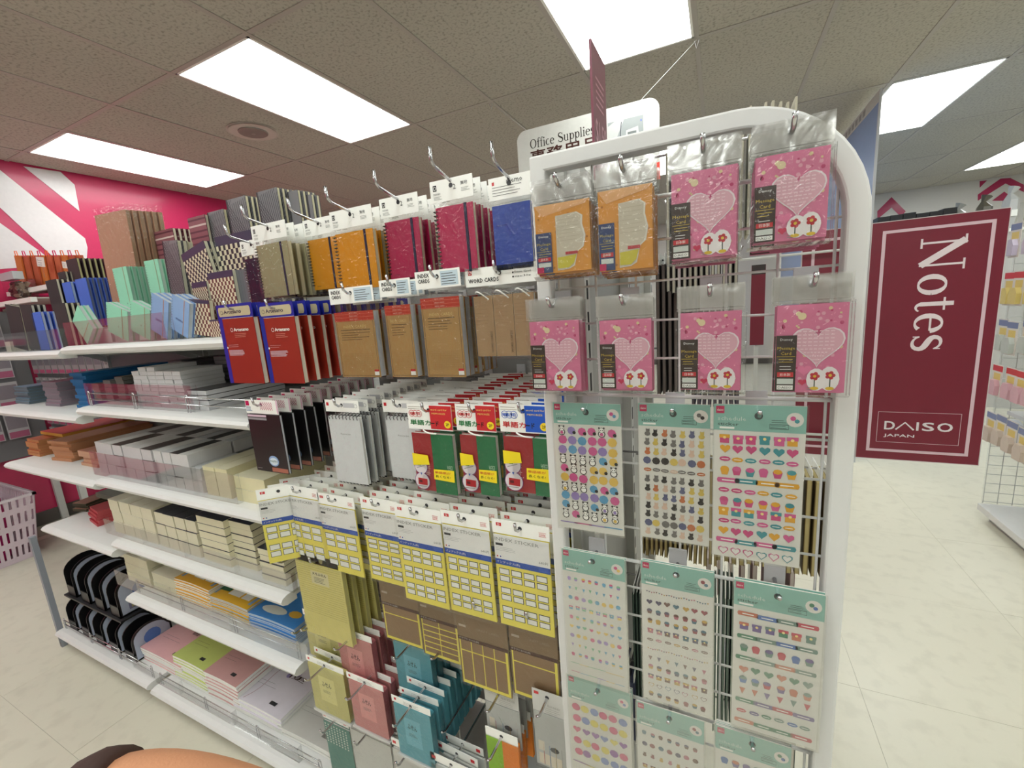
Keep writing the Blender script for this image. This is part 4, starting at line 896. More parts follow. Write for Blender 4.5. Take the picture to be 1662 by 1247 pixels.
def serif(ch):
    """list of (path, widths) in a unit where x-height = .47 and cap height = .7; returns strokes, advance"""
    T_, K = .035, .105; st = []
    def V(x, z0, z1, w_=K): st.append(([(x, z0), (x, z1)], [w_, w_]))
    def H(x0, x1, z, w_=T_): st.append(([(x0, z), (x1, z)], [w_, w_]))
    def O(cx, cz, rx, rz): st.append((ell(cx, cz, rx, rz, 0, 2*pi), ring_w(20, T_, K, 0, 2*pi)))
    if ch == 'N': V(.14, 0, .7, T_*1.2); V(.6, 0, .7, T_*1.2); st.append(([(.12, .68), (.6, .02)], [K*1.2, K*1.2])); H(.04, .24, .015); H(.02, .2, .685); H(.5, .72, .685); return st, .76
    if ch == 'o': O(.25, .235, .17, .215); return st, .5
    if ch == 'O': O(.36, .35, .27, .33); return st, .72
    if ch == 't': V(.16, .08, .6, K*.85); H(.03, .3, .455); st.append((bez((.16, .1), (.17, -.01), (.27, -.01), (.31, .06)), [K*.85, .07, .06, .05, .045, .04, .035, .03, .03])); return st, .34
    if ch == 'e': st.append((ell(.24, .235, .165, .215, .15, 1.75*pi), ring_w(20, T_, K, .15, 1.75*pi))); H(.09, .40, .265); return st, .47
    if ch in 's': 
        p = bez((.32, .37), (.27, .5), (.06, .49), (.07, .35))+bez((.07, .35), (.09, .24), (.33, .24), (.33, .12))[1:]+bez((.33, .12), (.33, -.03), (.1, -.03), (.06, .11))[1:]
        st.append((p, [.035+.075*max(0, sin(pi*i/(len(p)-1)))**2 for i in range(len(p))])); V(.325, .35, .46, .02); V(.06, .01, .12, .02); return st, .4
    if ch == 'S':
        p = bez((.46, .54), (.4, .73), (.1, .72), (.1, .52))+bez((.1, .52), (.12, .36), (.5, .36), (.5, .17))[1:]+bez((.5, .17), (.48, -.04), (.14, -.04), (.08, .18))[1:]
        st.append((p, [.035+.08*max(0, sin(pi*i/(len(p)-1)))**2 for i in range(len(p))])); V(.465, .5, .68, .02); V(.08, .02, .2, .02); return st, .57
    if ch == 'f': V(.15, 0, .56, K*.8); H(.03, .28, .455); H(.05, .26, .015); st.append((bez((.15, .56), (.15, .74), (.28, .74), (.32, .65)), [K*.8, .07, .05, .04, .04, .045, .05, .055, .06])); return st, .31
    if ch == 'i': V(.13, 0, .46, K*.85); H(.03, .23, .015); H(.04, .13, .45); st.append((ell(.13, .62, .03, .03, 0, 2*pi, 8), [.06]*9)); return st, .26
    if ch == 'l': V(.13, 0, .7, K*.85); H(.03, .23, .015); H(.04, .13, .69); return st, .26
    if ch == 'c': st.append((ell(.24, .235, .165, .215, .3*pi, 1.75*pi), ring_w(20, T_, K, .3*pi, 1.75*pi))); return st, .43
    if ch == 'p': V(.13, -.2, .46, K*.85); H(.04, .24, -.19); H(.03, .13, .45); O(.29, .235, .15, .21); return st, .51
    if ch == 'u': V(.12, .12, .46, K*.85); V(.4, 0, .46, K*.85); H(.03, .14, .45); H(.3, .42, .45); H(.4, .48, .015); st.append((bez((.12, .14), (.13, -.03), (.33, -.03), (.4, .12)), [K*.85, .08, .06, .05, .04, .04, .035, .035, .035])); return st, .53
    return st, .3
def serif_text(g, s, x, z, h, col, y, rot=0, gap=0.0, sx=1):
    """cap height h; rot turns the line about its start"""
    k = h/.7; c0 = 0
    for ch in s:
        st, adv = serif(ch)
        for path, wd_ in st:
            def M(p, c0=c0):
                a, b = (p[0]+c0)*k*sx, p[1]*k
                return (x+a*cos(rot)-b*sin(rot), z+a*sin(rot)+b*cos(rot))
            stroke(g, path, wd_, col, y-random.uniform(0, .00004), M)
        c0 += adv+gap
YS = 1.5
A = at(1415, 362, Y=YS); B = at(1640, 338, Y=YS); D = at(1590, 757, Y=YS)
sx0, sx1, szt, szb = .365, .630, CAMZ+.143, CAMZ-.511
MAR = rgb(124, 22, 48)
def notes_board(parent, x0, x1, zt, zb, text=True):
    W, H = x1-x0, zt-zb
    g = G(); g.box(x0, 0, zb, x1, .006, zt, rgb(214, 206, 206)); g.box(x0+.002, -.0006, zb+.002, x1-.002, .0, zt-.002, MAR); g.build('board', GLOSS, parent)
    g = G(); a, t = .024, .0075; y = -.0012; P = rgb(226, 196, 206)
    for r in ((x0+a, zb+a+t, x0+a+t, zt-a-t), (x1-a-t, zb+a+t, x1-a, zt-a-t), (x0+a, zb+a, x1-a, zb+a+t), (x0+a, zt-a-t, x1-a, zt-a)): g.rect(*r, P, y)
    g.build('border_print', GLOSS, parent)
    if text:
        g = G(); serif_text(g, 'Notes', x0+W*.39, zt-H*.075, W*.335, rgb(240, 226, 230), -.0013, rot=-pi/2, sx=.95)
        g.build('notes_lettering', GLOSS, parent)
        g = G(); bx0, bx1, bz0, bz1 = x0+W*.17, x0+W*.83, zb+H*.08, zb+H*.215
        for r in ((bx0, bz0, bx1, bz0+.001), (bx0, bz1-.001, bx1, bz1), (bx0, bz0, bx0+.001, bz1), (bx1-.001, bz0, bx1, bz1)): g.rect(*r, P, -.0012)
        WW = rgb(238, 228, 232); lz = bz0+(bz1-bz0)*.42; lh = .023; bw = bx1-bx0
        g.text('D', bx0+bw*.09, lz, lh, WW, y=-.0013, wid=.022, bold=.0012)
        xa = bx0+bw*.235; stroke(g, [(xa, lz+.001), (xa+.0195, lz+lh-.001), (xa+.039, lz+.001)], [.004, .004, .004], WW, -.0013)
        for chh, fx, wd_ in (('I', .485, .004), ('S', .555, .024), ('O', .735, .030)):
            g.text(chh, bx0+bw*fx, lz, lh, WW, y=-.0013, wid=wd_, bold=.0012)
        g.text('JAPAN', bx0+bw*.09, bz0+(bz1-bz0)*.16, .010, WW, y=-.0013, wid=bw*.38, bold=.0004)
        g.build('shop_lettering', GLOSS, parent)
ns = thing('aisle_sign', 'maroon Notes sign with rotated white lettering and shop name', 'sign', (0, YS, 0))
notes_board(ns, sx0, sx1, szt, szb)
g = G(); g.tube([(-.2, .012, szt-.06), (sx1-.02, .012, szt-.06)], .004, STEEL, 6); g.tube([(-.2, .012, szb+.06), (sx1-.02, .012, szb+.06)], .004, STEEL, 6); g.build('mounting_rods', METAL, ns)
ns2 = thing('aisle_sign', 'maroon bordered sign seen through the wire rack beside its right post', 'sign', (0, YS+.03, 0))
notes_board(ns2, .215, .36, szt-.0, szb-.01, text=False)
A = at(1219, 470, Y=1.62); B = at(1242, 470, Y=1.62); zt = at(1230, 430, Y=1.62).z; zb = at(1230, 560, Y=1.62).z
ns3 = thing('aisle_sign', 'narrow maroon sign strip with a dark top seen between the card packs', 'sign', (0, 1.62, 0))
G().box(A.x, 0, zb, B.x, .005, zt, MAR).build('board', GLOSS, ns3); G().box(A.x+.001, -.001, zt-.03, B.x-.001, 0, zt, rgb(50, 40, 40)).build('top_band', GLOSS, ns3)
G().box((A.x+B.x)/2-.006, .005, 0, (A.x+B.x)/2+.006, .017, zt-.02, STEEL).build('stand_post', METAL, ns3); G().box((A.x+B.x)/2-.08, -.06, 0, (A.x+B.x)/2+.08, .08, .01, STEEL).build('stand_base', METAL, ns3)
# office supplies sign on ceiling wires
YO = 2.66; P0 = at(838, 215, Y=YO); P1 = at(1070, 155, Y=YO)
os_ = thing('hanging_sign', 'white Office Supplies sign hung from the ceiling on wires', 'sign', (0, YO, 0))
x0, x1, zt = P0.x, P1.x, CAMZ+.508*YO/1.3; zb = zt-.42; W = x1-x0
r = .06
pts = [(x0, zb), (x1, zb)]+[(x1-r+r*cos(a), zt-r+r*sin(a)) for a in [pi/2*i/6 for i in range(7)]]+[(x0+r-r*sin(a), zt-r+r*cos(a)) for a in [pi/2*i/6 for i in range(7)]]
G().prism(pts, 0, .006, rgb(206, 206, 200)).build('board', GLOSS, os_)
g = G(); serif_text(g, 'Office Supplies', x0+W*.10, zt-.112, .052, rgb(40, 34, 30), -.001, sx=.86)
g.text('事務用品', x0+W*.10, zt-.20, .074, rgb(70, 34, 28), y=-.001, wid=W*.50, bold=.003)
g.rect(x0+W*.6, zb, x1, zb+.05, rgb(222, 60, 36), -.001); g.poly([(x0+W*.6, zb+.05), (x1, zb+.05), (x1, zb+.09)], rgb(222, 60, 36), -.001)
a0, a1, b0, b1 = x0+W*.67, x0+W*.90, zt-.28, zt-.075
g.rect(a0, b0, a1, b1, rgb(150, 156, 156), -.001)
g.poly([(a0, b1-.02), (a0+.04, b1), (a0+.09, b1), (a0+.03, b0+.08), (a0, b0+.09)], rgb(196, 198, 196), -.0012)
stroke(g, [(a0+.06, b0+.06), (a0+.075, b1-.01)], [.006, .004], rgb(60, 62, 74), -.0014)
g.poly([(a0+.10, b0+.01), (a0+.18, b0+.01), (a0+.165, b1-.05), (a0+.10, b1-.06)], rgb(206, 206, 202), -.0014)
for i in range(3):
    for j in range(4): g.rect(a0+.11+i*.018, b0+.02+j*.018, a0+.122+i*.018, b0+.03+j*.018, rgb(140, 144, 144), -.0016)
g.rect(a0+.108, b1-.085, a0+.155, b1-.07, rgb(106, 112, 110), -.0016); g.rect(a1-.015, b1-.03, a1-.008, b1-.02, rgb(90, 110, 190), -.0016)
g.build('sign_print', GLOSS, os_)
g = G()
for (sx_, cx_) in ((x0+.07, -1.34), (x1-.10, -.12)): g.tube([(sx_, .003, zt-.004), (cx_, .09, CZ-.012)], .0014, rgb(200, 200, 196), 4); g.tube([(cx_-.01, .09, CZ-.014), (cx_, .09, CZ-.05), (cx_+.012, .09, CZ-.014)], .002, CHR, 5)
g.build('suspension_wires', METAL, os_)
# price blade sign standing on the gondola end
Q0 = at(957, 57, X=-.19); Q1 = at(980, 112, X=-.19)
ps = thing('price_sign', 'narrow maroon price blade sign standing up behind the rack top', 'sign', (-.19, 0, 0))
ya, yb2 = Q0.y, Q1.y; zt_ = (Q0.z+Q1.z)/2; zb_ = CAMZ+.20
G().box(-.002, ya, zb_-.02, .002, yb2, zt_, rgb(132, 62, 82)).build('board', GLOSS, ps)
M_ = Matrix.Translation((.0021, ya, zb_)) @ Matrix.Rotation(pi/2, 4, 'Z')
g = G(); wdp = yb2-ya; hp = zt_-zb_
g.text('$1.50', wdp*.1, hp*.26, hp*.20, rgb(214, 160, 176), wid=wdp*.8, y=-.0004, bold=.0004)
rules(g, wdp*.2, wdp*.85, hp*.78, 5, hp*.05, rgb(200, 140, 158), y=-.0004, th=hp*.018)
g.rect(wdp*.1, hp*.06, wdp*.9, hp*.14, rgb(214, 170, 184), -.0004)
g.xf(M_); g.build('price_lettering', GLOSS, ps)
G().box(-.004, (ya+yb2)/2-.006, 1.56, .004, (ya+yb2)/2+.006, zb_, STEEL).build('sign_stem', METAL, ps)
# ================================================================ SHELF GOODS
def X_(px, py, Y): return at(px, py, Y=Y).x
def pad_stack(x0, w_, z, nh, th, yf, d, cover, page, label, group, gap=.0006, kind='note_pad', off=.003, topcol=None, curl=False):
    proto = None; zc = z
    for k in range(nh):
        if proto is None:
            proto = thing(kind, label, 'notepad', (x0+w_/2, yf, zc), 0, group)
            g = G(); g.box(-w_/2+.0006, .0006, 0, w_/2-.0006, d-.0006, th-.0012, page); g.build('pages', PAPER, proto)
            g = G(); g.box(-w_/2, 0, th-.0012, w_/2, d, th, cover); g.build('cover', GLOSS, proto); o = proto
        else:
            o = dup(proto, (x0+w_/2+random.uniform(-off, off)*.4, yf+random.uniform(0, off), zc), label, group)
        zc += th+gap
    return zc
# middle bay, shelf 3: pale grey pads in a long row, cream pads at the right end
def row(z, px0, px1, py0, py1, ncol, nh, th, cover, page, label, group, Y=.675, d=.13, deep=2, kind='note_pad', wfill=.95, caps=None):
    a = X_(px0, py0, Y); b = X_(px1, py1, Y); cw = (b-a)/ncol
    for i in range(ncol):
        h_ = nh[i] if isinstance(nh, (list, tuple)) else nh
        for q in range(deep):
            cov = caps[(i+q) % len(caps)] if caps else cover
            pad_stack(a+cw*i, cw*wfill, z+.0005, h_, th, Y+q*(d+.004), d, cov, page, label, group, kind=kind)
PG1 = rgb(206, 202, 204)
row(SZ[3], 165, 258, 772, 792, 6, [3, 3, 3, 3, 3, 3], .0375, rgb(226, 224, 222), PG1, 'pale grey paper pad in the long row on the third shelf, left part', 'pale grey pads on the third shelf', caps=[rgb(222, 220, 218), rgb(216, 214, 212), rgb(70, 60, 58)], deep=2)
row(SZ[3], 262, 334, 795, 812, 5, [3, 3, 3, 3, 2], .0375, rgb(222, 222, 220), rgb(214, 212, 212), 'pale grey paper pad in the long row on the third shelf, middle part', 'pale grey pads on the third shelf', caps=[rgb(222, 222, 220), rgb(196, 198, 200), rgb(46, 42, 44)], deep=2)
row(SZ[3], 340, 380, 815, 822, 2, [1, 1], .088, CREAM, rgb(230, 222, 182), 'tall cream block left of the loose cream pads on the third shelf', 'cream pads on the third shelf', d=.22, deep=1)
row(SZ[3], 388, 440, 826, 838, 1, [2], .036, CREAM, rgb(230, 222, 182), 'thick cream pad at the right end of the third shelf', 'cream pads on the third shelf', d=.2, deep=1)
# shelf 2: white bound notebooks stacked high, black covers at the right
row(SZ[2], 226, 306, 664, 672, 6, [9, 10, 10, 9, 9, 9], .0118, rgb(214, 214, 214), rgb(212, 212, 214), 'thin white pad in the tall stacks behind the wire fence', 'thin white pads on the second shelf', Y=.69, d=.12, deep=1)
row(SZ[2], 312, 344, 680, 684, 2, [4, 4], .0138, rgb(50, 46, 52), rgb(210, 210, 212), 'dark covered pad in the low stack near the shelf end', 'dark covered pads on the second shelf', Y=.69, d=.24, deep=1)
row(SZ[2], 286, 392, 660, 672, 4, [10, 9, 9, 11], .0118, rgb(46, 42, 46), rgb(126, 122, 128), 'dark covered pad in the tall rear stacks', 'dark covered pads at the back of the second shelf', Y=.83, d=.16, deep=1)
# shelf 4: cream then navy covers
row(SZ[4], 190, 262, 872, 900, 4, 3, .042, rgb(226, 220, 200), rgb(226, 220, 194), 'cream block in the long row on the fourth shelf', 'cream blocks on the fourth shelf', d=.17, deep=2)
row(SZ[4], 264, 332, 900, 925, 4, [3, 3, 3, 3], .041, rgb(38, 40, 56), rgb(226, 220, 194), 'cream paged block with navy cover in the middle of the fourth shelf', 'navy covered pads on the fourth shelf', d=.17, deep=2)
row(SZ[4], 336, 382, 925, 938, 1, [6], .0245, rgb(34, 36, 52), rgb(226, 220, 190), 'navy covered notebook in the tall stack on the fourth shelf', 'navy covered pads on the fourth shelf', d=.34, deep=1)
row(SZ[4], 388, 426, 942, 952, 1, [7], .0205, rgb(34, 36, 52), rgb(226, 220, 190), 'navy covered notebook in the left of two loose stacks', 'navy notebooks at the right end of the fourth shelf', d=.24, deep=1, Y=.69)
row(SZ[4], 430, 470, 958, 966, 1, [5], .019, rgb(34, 36, 52), rgb(226, 220, 190), 'navy covered notebook in the low stack at the shelf end', 'navy notebooks at the right end of the fourth shelf', d=.20, deep=1, Y=.67)
# shelf 5
row(SZ[5], 215, 256, 965, 985, 1, [3], .036, rgb(228, 222, 200), rgb(226, 220, 192), 'large cream pad at the left end of the fifth shelf', 'large cream pads on the fifth shelf', d=.30, deep=1, Y=.69)
row(SZ[5], 260, 300, 992, 1010, 1, [2], .036, rgb(228, 222, 200), rgb(226, 220, 192), 'large cream pad right of the taller cream stack', 'large cream pads on the fifth shelf', d=.30, deep=1, Y=.69)
for i, (px, c) in enumerate(((165, rgb(110, 90, 50)), (185, rgb(60, 66, 76)), (205, rgb(90, 84, 60)), (222, rgb(70, 72, 80)))):
    pad_stack(X_(px, 668, .72)-.03, .05, SZ[2]+.0005, 5+i % 3, .012, .72, .14, c, rgb(110, 108, 104), ['murky yellow pad stack at the left of the second shelf', 'slate pad stack beside the murky yellow one', 'olive pad stack left of the white stacks', 'dark grey pad stack touching the white stacks'][i], 'mixed dark pads on the second shelf')
def exercise_stack(px0, px1, py, n, base, fn, label, group, Y=.69, d=.26, th=.006, z=SZ[5], rz=0, page=WHITE):
    a, b = X_(px0, py, Y), X_(px1, py, Y); w_ = b-a
    root = thing('exercise_book', label, 'notebook', ((a+b)/2, Y, z+.0005), rz, group)
    g = G(); m = 6
    # softly bowed booklet
    for k in range(m):
        x_0, x_1 = -w_/2+w_*k/m, -w_/2+w_*(k+1)/m
        z_0, z_1 = .004*sin(pi*k/m), .004*sin(pi*(k+1)/m)
        g.add([(x_0, 0, z_0), (x_1, 0, z_1), (x_1, d, z_1), (x_0, d, z_0), (x_0, 0, z_0+th-.001), (x_1, 0, z_1+th-.001), (x_1, d, z_1+th-.001), (x_0, d, z_0+th-.001)], [(0, 1, 5, 4), (3, 7, 6, 2), (4, 5, 6, 7), (0, 3, 2, 1)]+([(0, 4, 7, 3)] if k == 0 else [])+([(1, 2, 6, 5)] if k == m-1 else []), page)
    g.build('pages', PAPER, root)
    g = G()
    for k in range(m):
        x_0, x_1 = -w_/2+w_*k/m, -w_/2+w_*(k+1)/m
        z_0, z_1 = .004*sin(pi*k/m)+th, .004*sin(pi*(k+1)/m)+th
        g.add([(x_0, -.001, z_0-.0008), (x_1, -.001, z_1-.0008), (x_1, d, z_1-.0008), (x_0, d, z_0-.0008), (x_0, -.001, z_0), (x_1, -.001, z_1), (x_1, d, z_1), (x_0, d, z_0)], [(0, 1, 5, 4), (3, 7, 6, 2), (4, 5, 6, 7), (0, 3, 2, 1)], base)
    g.build('cover', GLOSS, root)
    for k in range(1, n):
        dup(root, ((a+b)/2+random.uniform(-.002, .002), Y+random.uniform(-.003, .003), z+.0005+k*(th+.0004)), label, group)
    if fn:
        top = [c for c in C.objects if c.type == 'EMPTY' and c.get('label') == label][-1]
        g = G(); fn(g, w_, d)
        # flat cover print follows the bow
        g.v = [(x, zv, th+.004*sin(pi*min(1, max(0, (x+w_/2)/w_)))+.0004-yv) for (x, yv, zv) in g.v]
        g.build('cover_print', GLOSS, top)
    return root
def pr_kids(bg, accent):
    def f(g, w_, d):
        g.rect(-w_*.3, d*.28, w_*.34, d*.42, accent); g.disc(-w_*.12, d*.13, w_*.26, rgb(232, 234, 226), n=14, rz=d*.06); g.disc(w_*.28, d*.16, w_*.12, accent, n=10, rz=d*.05)
    return f
def pr_dia(g, w_, d):
    g.rect(-w_*.44, d*.06, w_*.46, d*.9, rgb(130, 166, 206)); g.disc(w_*.2, d*.5, w_*.16, rgb(240, 190, 50), n=12, rz=d*.06); g.disc(-w_*.2, d*.62, w_*.2, rgb(240, 236, 220), n=12, rz=d*.06)
    g.rect(-w_*.42, d*.13, -w_*.16, d*.42, rgb(28, 96, 60), -.0006); g.rect(-w_*.36, d*.2, -w_*.22, d*.36, WHITE, -.0008); g.rect(-w_*.33, d*.23, -w_*.25, d*.33, rgb(28, 96, 60), -.001); g.rect(-w_*.14, d*.1, w_*.36, d*.42, WHITE, -.0006)
    rules(g, -w_*.08, w_*.3, d*.33, 3, d*.07, GREY, th=.0012, y=-.0008)
EG = 'exercise books on the fifth shelf'
exercise_stack(302, 352, 1025, 13, rgb(240, 180, 50), pr_dia, 'yellow exercise book with green subject box, left stack', EG)
exercise_stack(352, 412, 1045, 10, rgb(240, 186, 50), pr_dia, 'yellow bordered exercise book with blue sky print, middle stack', EG, page=rgb(206, 216, 226))
exercise_stack(418, 486, 1070, 9, rgb(64, 140, 214), pr_kids(0, rgb(240, 190, 70)), 'blue exercise book with yellow cloud shapes, right stack', EG, page=rgb(196, 214, 232))
# base deck pads
def manuscript(px0, px1, py, n, col, fn, label, th=.011, d=.33, Y=.70, z=SZ[6], rz=0):
    return exercise_stack(px0, px1, py, n, col, fn, label, 'writing pads on the base deck', Y=Y, d=d, th=th, z=z, rz=rz)
def pr_text(txt, col=DK, flower=None):
    def f(g, w_, d):
        g.text(txt, -w_*.02, d*.36, .020, rgb(60, 30, 30), wid=w_*.34); g.rect(w_*.14, d*.07, w_*.26, d*.105, col); rules(g, -w_*.4, w_*.05, d*.25, 2, d*.04, tuple(c*.8 for c in col))
        if flower:
            for i in range(8): g.disc(random.uniform(-w_*.1, w_*.42), random.uniform(d*.2, d*.8), .011, flower, n=7)
            stroke(g, bez((-w_*.3, d*.02), (-w_*.1, d*.25), (-w_*.35, d*.3), (-w_*.15, d*.5)), [.002]*9, rgb(170, 110, 130), -.0006)
    return f
manuscript(250, 306, 1130, 6, rgb(222, 170, 172), pr_text('書翰'), 'pink writing pad at the left of the base deck')
manuscript(300, 345, 1150, 9, rgb(196, 208, 116), pr_text('書翰箋'), 'lime green writing pad on the base deck')
manuscript(352, 398, 1185, 9, rgb(206, 158, 156), pr_text('便箋'), 'dusty pink writing pad leaning over the lilac ones')
manuscript(398, 466, 1225, 5, rgb(222, 216, 226), pr_text('便', flower=rgb(150, 136, 190)), 'white writing pad with lilac flowers on the base deck', d=.34)
manuscript(474, 560, 1290, 3, rgb(206, 204, 198), pr_text('memo', col=rgb(120, 118, 112)), 'grey boxed paper pad at the right of the base deck', d=.34)
# acrylic trays
def tray(px0, px1, py, z, h_, label, Y=.662, d=.012, div=4, bayname='shelf'):
    a, b = X_(px0, py, Y), X_(px1, py, Y)
    t = thing('acrylic_tray', label, 'tray', ((a+b)/2, Y, z+.0003), 0, 'clear acrylic trays and dividers')
    w_ = b-a
    G().box(-w_/2, -.004, 0, w_/2, -.002, h_, CLR).build('front_wall', ACRYL, t)
    for k in range(div+1):
        x = -w_/2+w_*k/div; G().box(x-.001, -.002, 0, x+.001, d, h_, CLR).build('divider', ACRYL, t)
    return t
tray(163, 385, 800, SZ[3], .085, 'clear acrylic tray holding the grey and cream pads on the third shelf', div=4)
tray(188, 470, 915, SZ[4], .055, 'clear acrylic tray holding the cream and navy pads on the fourth shelf', div=4)
tray(214, 495, 1030, SZ[5], .06, 'clear acrylic tray in front of the exercise books', div=3)
tray(250, 480, 1200, SZ[6], .05, 'clear acrylic tray holding the writing pads on the base deck', div=3)
tray(150, 320, 675, SZ[2], .075, 'clear acrylic tray around the white pads on the second shelf', div=2, Y=.672)
# top shelf trays (tilted clear fronts)
tray(112, 275, 558, SZ[1], .075, 'clear acrylic tray around the leaning mint notebooks', Y=.66, div=1, d=.02)
tray(-20, 104, 570, LZ[1], .07, 'clear acrylic tray around the black and blue notebooks', Y=.66, div=1, d=.02)
# ---- notebooks on the top shelves
def checker(g, w_, h_, a, b, n=9, y=-.0003, x0=None, z0=0):
    x0 = -w_/2 if x0 is None else x0; c = w_/n; m = int(h_/(c*1.25))
    g.rect(x0, z0, x0+w_, z0+h_, a, y)
    for i in range(n):
        for j in range(m):
            if (i+j) % 2 == 0: g.rect(x0+i*c, z0+h_*j/m, x0+(i+1)*c, z0+h_*(j+1)/m, b, y-.0002)
def pr_check(g, w_, h_): checker(g, w_, h_*.88, CREAM, rgb(44, 42, 52), 15); g.rect(-w_/2, h_*.88, w_/2, h_, rgb(60, 58, 84))
def pr_check_r(g, w_, h_): checker(g, w_, h_*.9, CREAM, rgb(110, 62, 58), 14); g.rect(-w_/2, h_*.9, w_/2, h_, rgb(60, 58, 84))
def pr_lattice(g, w_, h_):
    g.rect(-w_/2, 0, w_/2, h_, rgb(128, 128, 132)); g.rect(-w_/2, 0, -w_/2+.006, h_, rgb(50, 50, 56), -.0008)
    n = 9
    for s in (-1, 1):
        k = -12
        while k < 22:
            xa = -w_/2; za = k*w_/n*1.3; xb = w_/2; zb_ = za+s*w_*1.3
            # clip to cover
            pts = []
            for t in [i/8 for i in range(9)]:
                z = za+(zb_-za)*t
                if 0 <= z <= h_: pts.append((xa+(xb-xa)*t, z))
            if len(pts) > 1: stroke(g, pts, [.0016]*len(pts), rgb(44, 44, 52), -.0005-.0001*s)
            k += 1
def pr_stripe(g, w_, h_):
    g.rect(-w_/2, 0, w_/2, h_, rgb(140, 84, 92))
    for k in range(14):
        z = h_*(k+.3)/14; g.rect(-w_/2, z, w_/2, z+h_*.022, rgb(92, 40, 56) if k % 4 else rgb(216, 196, 190), -.0005)
def pr_plank(g, w_, h_):
    for k in range(8): g.rect(-w_/2+w_*k/8+.0008, 0, -w_/2+w_*(k+1)/8, h_, rgb(108, 112, 118))
def pr_mint(g, w_, h_): g.rect(w_*.22, 0, w_*.26, h_, rgb(150, 160, 120)); g.disc(w_*.05, h_*.35, .003, rgb(110, 170, 140), n=8)
def pr_blue2(g, w_, h_): g.rect(w_*.2, 0, w_*.24, h_, rgb(190, 140, 110)); g.text('memo', -w_*.2, h_*.35, .006, rgb(60, 80, 140))
def book(px, py, w_, h_, t, Y, cover, page, label, group, fn=None, ry=0, rz=0, n=1, step=(.004, .014), z=None, spiral=False, rest=None, rx=0):
    P = at(px, py, Y=Y)
    root = thing('notebook', label, 'notebook', (P.x, Y, P.z if z is None else z), rz, group, ry=ry, rx=rx)
    g = G(); body(g, -w_/2, 0, w_/2, h_, t, cover, page); g.build('booklet', PAPER, root)
    if fn: g = G(); fn(g, w_, h_); g.build('cover_print', GLOSS, root)
    if spiral:
        s = G(); m = int(h_/.008)
        for k in range(m):
            zc = .004+k*(h_-.008)/m; s.tube([(-w_/2+.005, -.001, zc), (-w_/2-.0015, t*.5, zc), (-w_/2+.005, t+.001, zc)], .0009, rgb(90, 84, 76), 4)
        s.build('ring_binding', METAL, root)
    for k in range(1, n):
        dup(root, (P.x+step[0]*k, Y+step[1]*k, root.location.z+random.uniform(-.002, .002)), rest or label, group)
    return root
TG = 'notebooks standing on the top shelf'
MN = rgb(150, 216, 186); LB = rgb(140, 170, 214)
Z1 = SZ[1]+.001
PGC = rgb(214, 210, 186)
def bookpx(xl, xr, yt, Y, lvl, t, cover, page, label, fn=None, n=1, step=(.003, .014), spiral=False, rest=None, ry=0, group=TG, ybm=None):
    """standing notebook whose front spans the columns xl..xr and reaches up to yt, at depth Y, on the level lvl"""
    m = yt+30; A = at(xl, m, Y=Y); B = at(xr, m, Y=Y); T_ = at((xl+xr)/2, yt, Y=Y)
    w_ = B.x-A.x; h_ = (T_.z-lvl)/cos(ry)-w_/2*abs(sin(ry))
    x = (A.x+B.x)/2-(h_/2)*sin(ry)
    root = thing('notebook', label, 'notebook', (x, Y, lvl+w_/2*abs(sin(ry))), 0, group, ry=ry)
    g = G(); body(g, -w_/2, 0, w_/2, h_, t, cover, page); g.build('booklet', PAPER, root)
    if fn: g = G(); fn(g, w_, h_); g.build('cover_print', GLOSS, root)
    if spiral:
        q = G(); mm = int(h_/.008)
        for k in range(mm):
            zc = .004+k*(h_-.008)/mm; q.tube([(-w_/2+.005, -.001, zc), (-w_/2-.0015, t*.5, zc), (-w_/2+.005, t+.001, zc)], .0009, rgb(90, 84, 76), 4)
        q.build('ring_binding', METAL, root)
    for k in range(1, n):
        dup(root, (x+step[0]*k+random.uniform(-.001, .001), Y+step[1]*k, root.location.z), rest or 'notebook right behind the '+label, group)
    return root
L0, L1, L2 = Z1, Z1+.061, Z1+.121
ST = rgb(96, 40, 56)
# third level, tall rear row
for (a, b, yt, Y, n, nm) in ((341, 368, 341, .90, 2, 'grey lattice notebook at the left of the tall rear row'), (371, 403, 320, .90, 4, 'grey lattice notebook, second in the tall rear row'), (420, 454, 307, .90, 5, 'grey lattice notebook, third in the tall rear row'), (470, 487, 309, .92, 4, 'narrow lattice notebook above the yellow notebooks'), (501, 509, 315, .92, 2, 'slim dark notebook at the right end of the rear row')):
    bookpx(a, b, yt, Y, L2, .010, rgb(90, 90, 96), rgb(222, 216, 180), nm, pr_lattice, n=n)
bookpx(309, 338, 350, .89, L2, .010, ST, PGC, 'maroon striped notebook next to the lattice ones', pr_stripe, n=3)
bookpx(255, 286, 372, .88, L2, .010, ST, rgb(222, 216, 190), 'maroon striped notebook left of the cream pages', pr_stripe, n=5)
bookpx(232, 248, 378, .90, L2, .010, ST, rgb(222, 216, 190), 'maroon striped notebook beside the kraft envelopes', pr_stripe, n=3)
# second level
bookpx(352, 412, 378, .82, L1, .012, rgb(60, 58, 84), PGC, 'large black checkered notebook under the lattice row', pr_check, n=2)
bookpx(303, 345, 400, .80, L1, .012, rgb(44, 42, 52), PGC, 'black checkered notebook tilted to the left', pr_check, n=2, ry=-.22)
bookpx(266, 290, 390, .80, L1, .012, rgb(90, 90, 96), PGC, 'grey lattice notebook leaning beside the tall mint one', pr_lattice, n=2, ry=.08)
bookpx(287, 303, 392, .83, L1, .012, rgb(214, 206, 176), PGC, 'plain cream notebook next to the leaning lattice one', None, n=2)
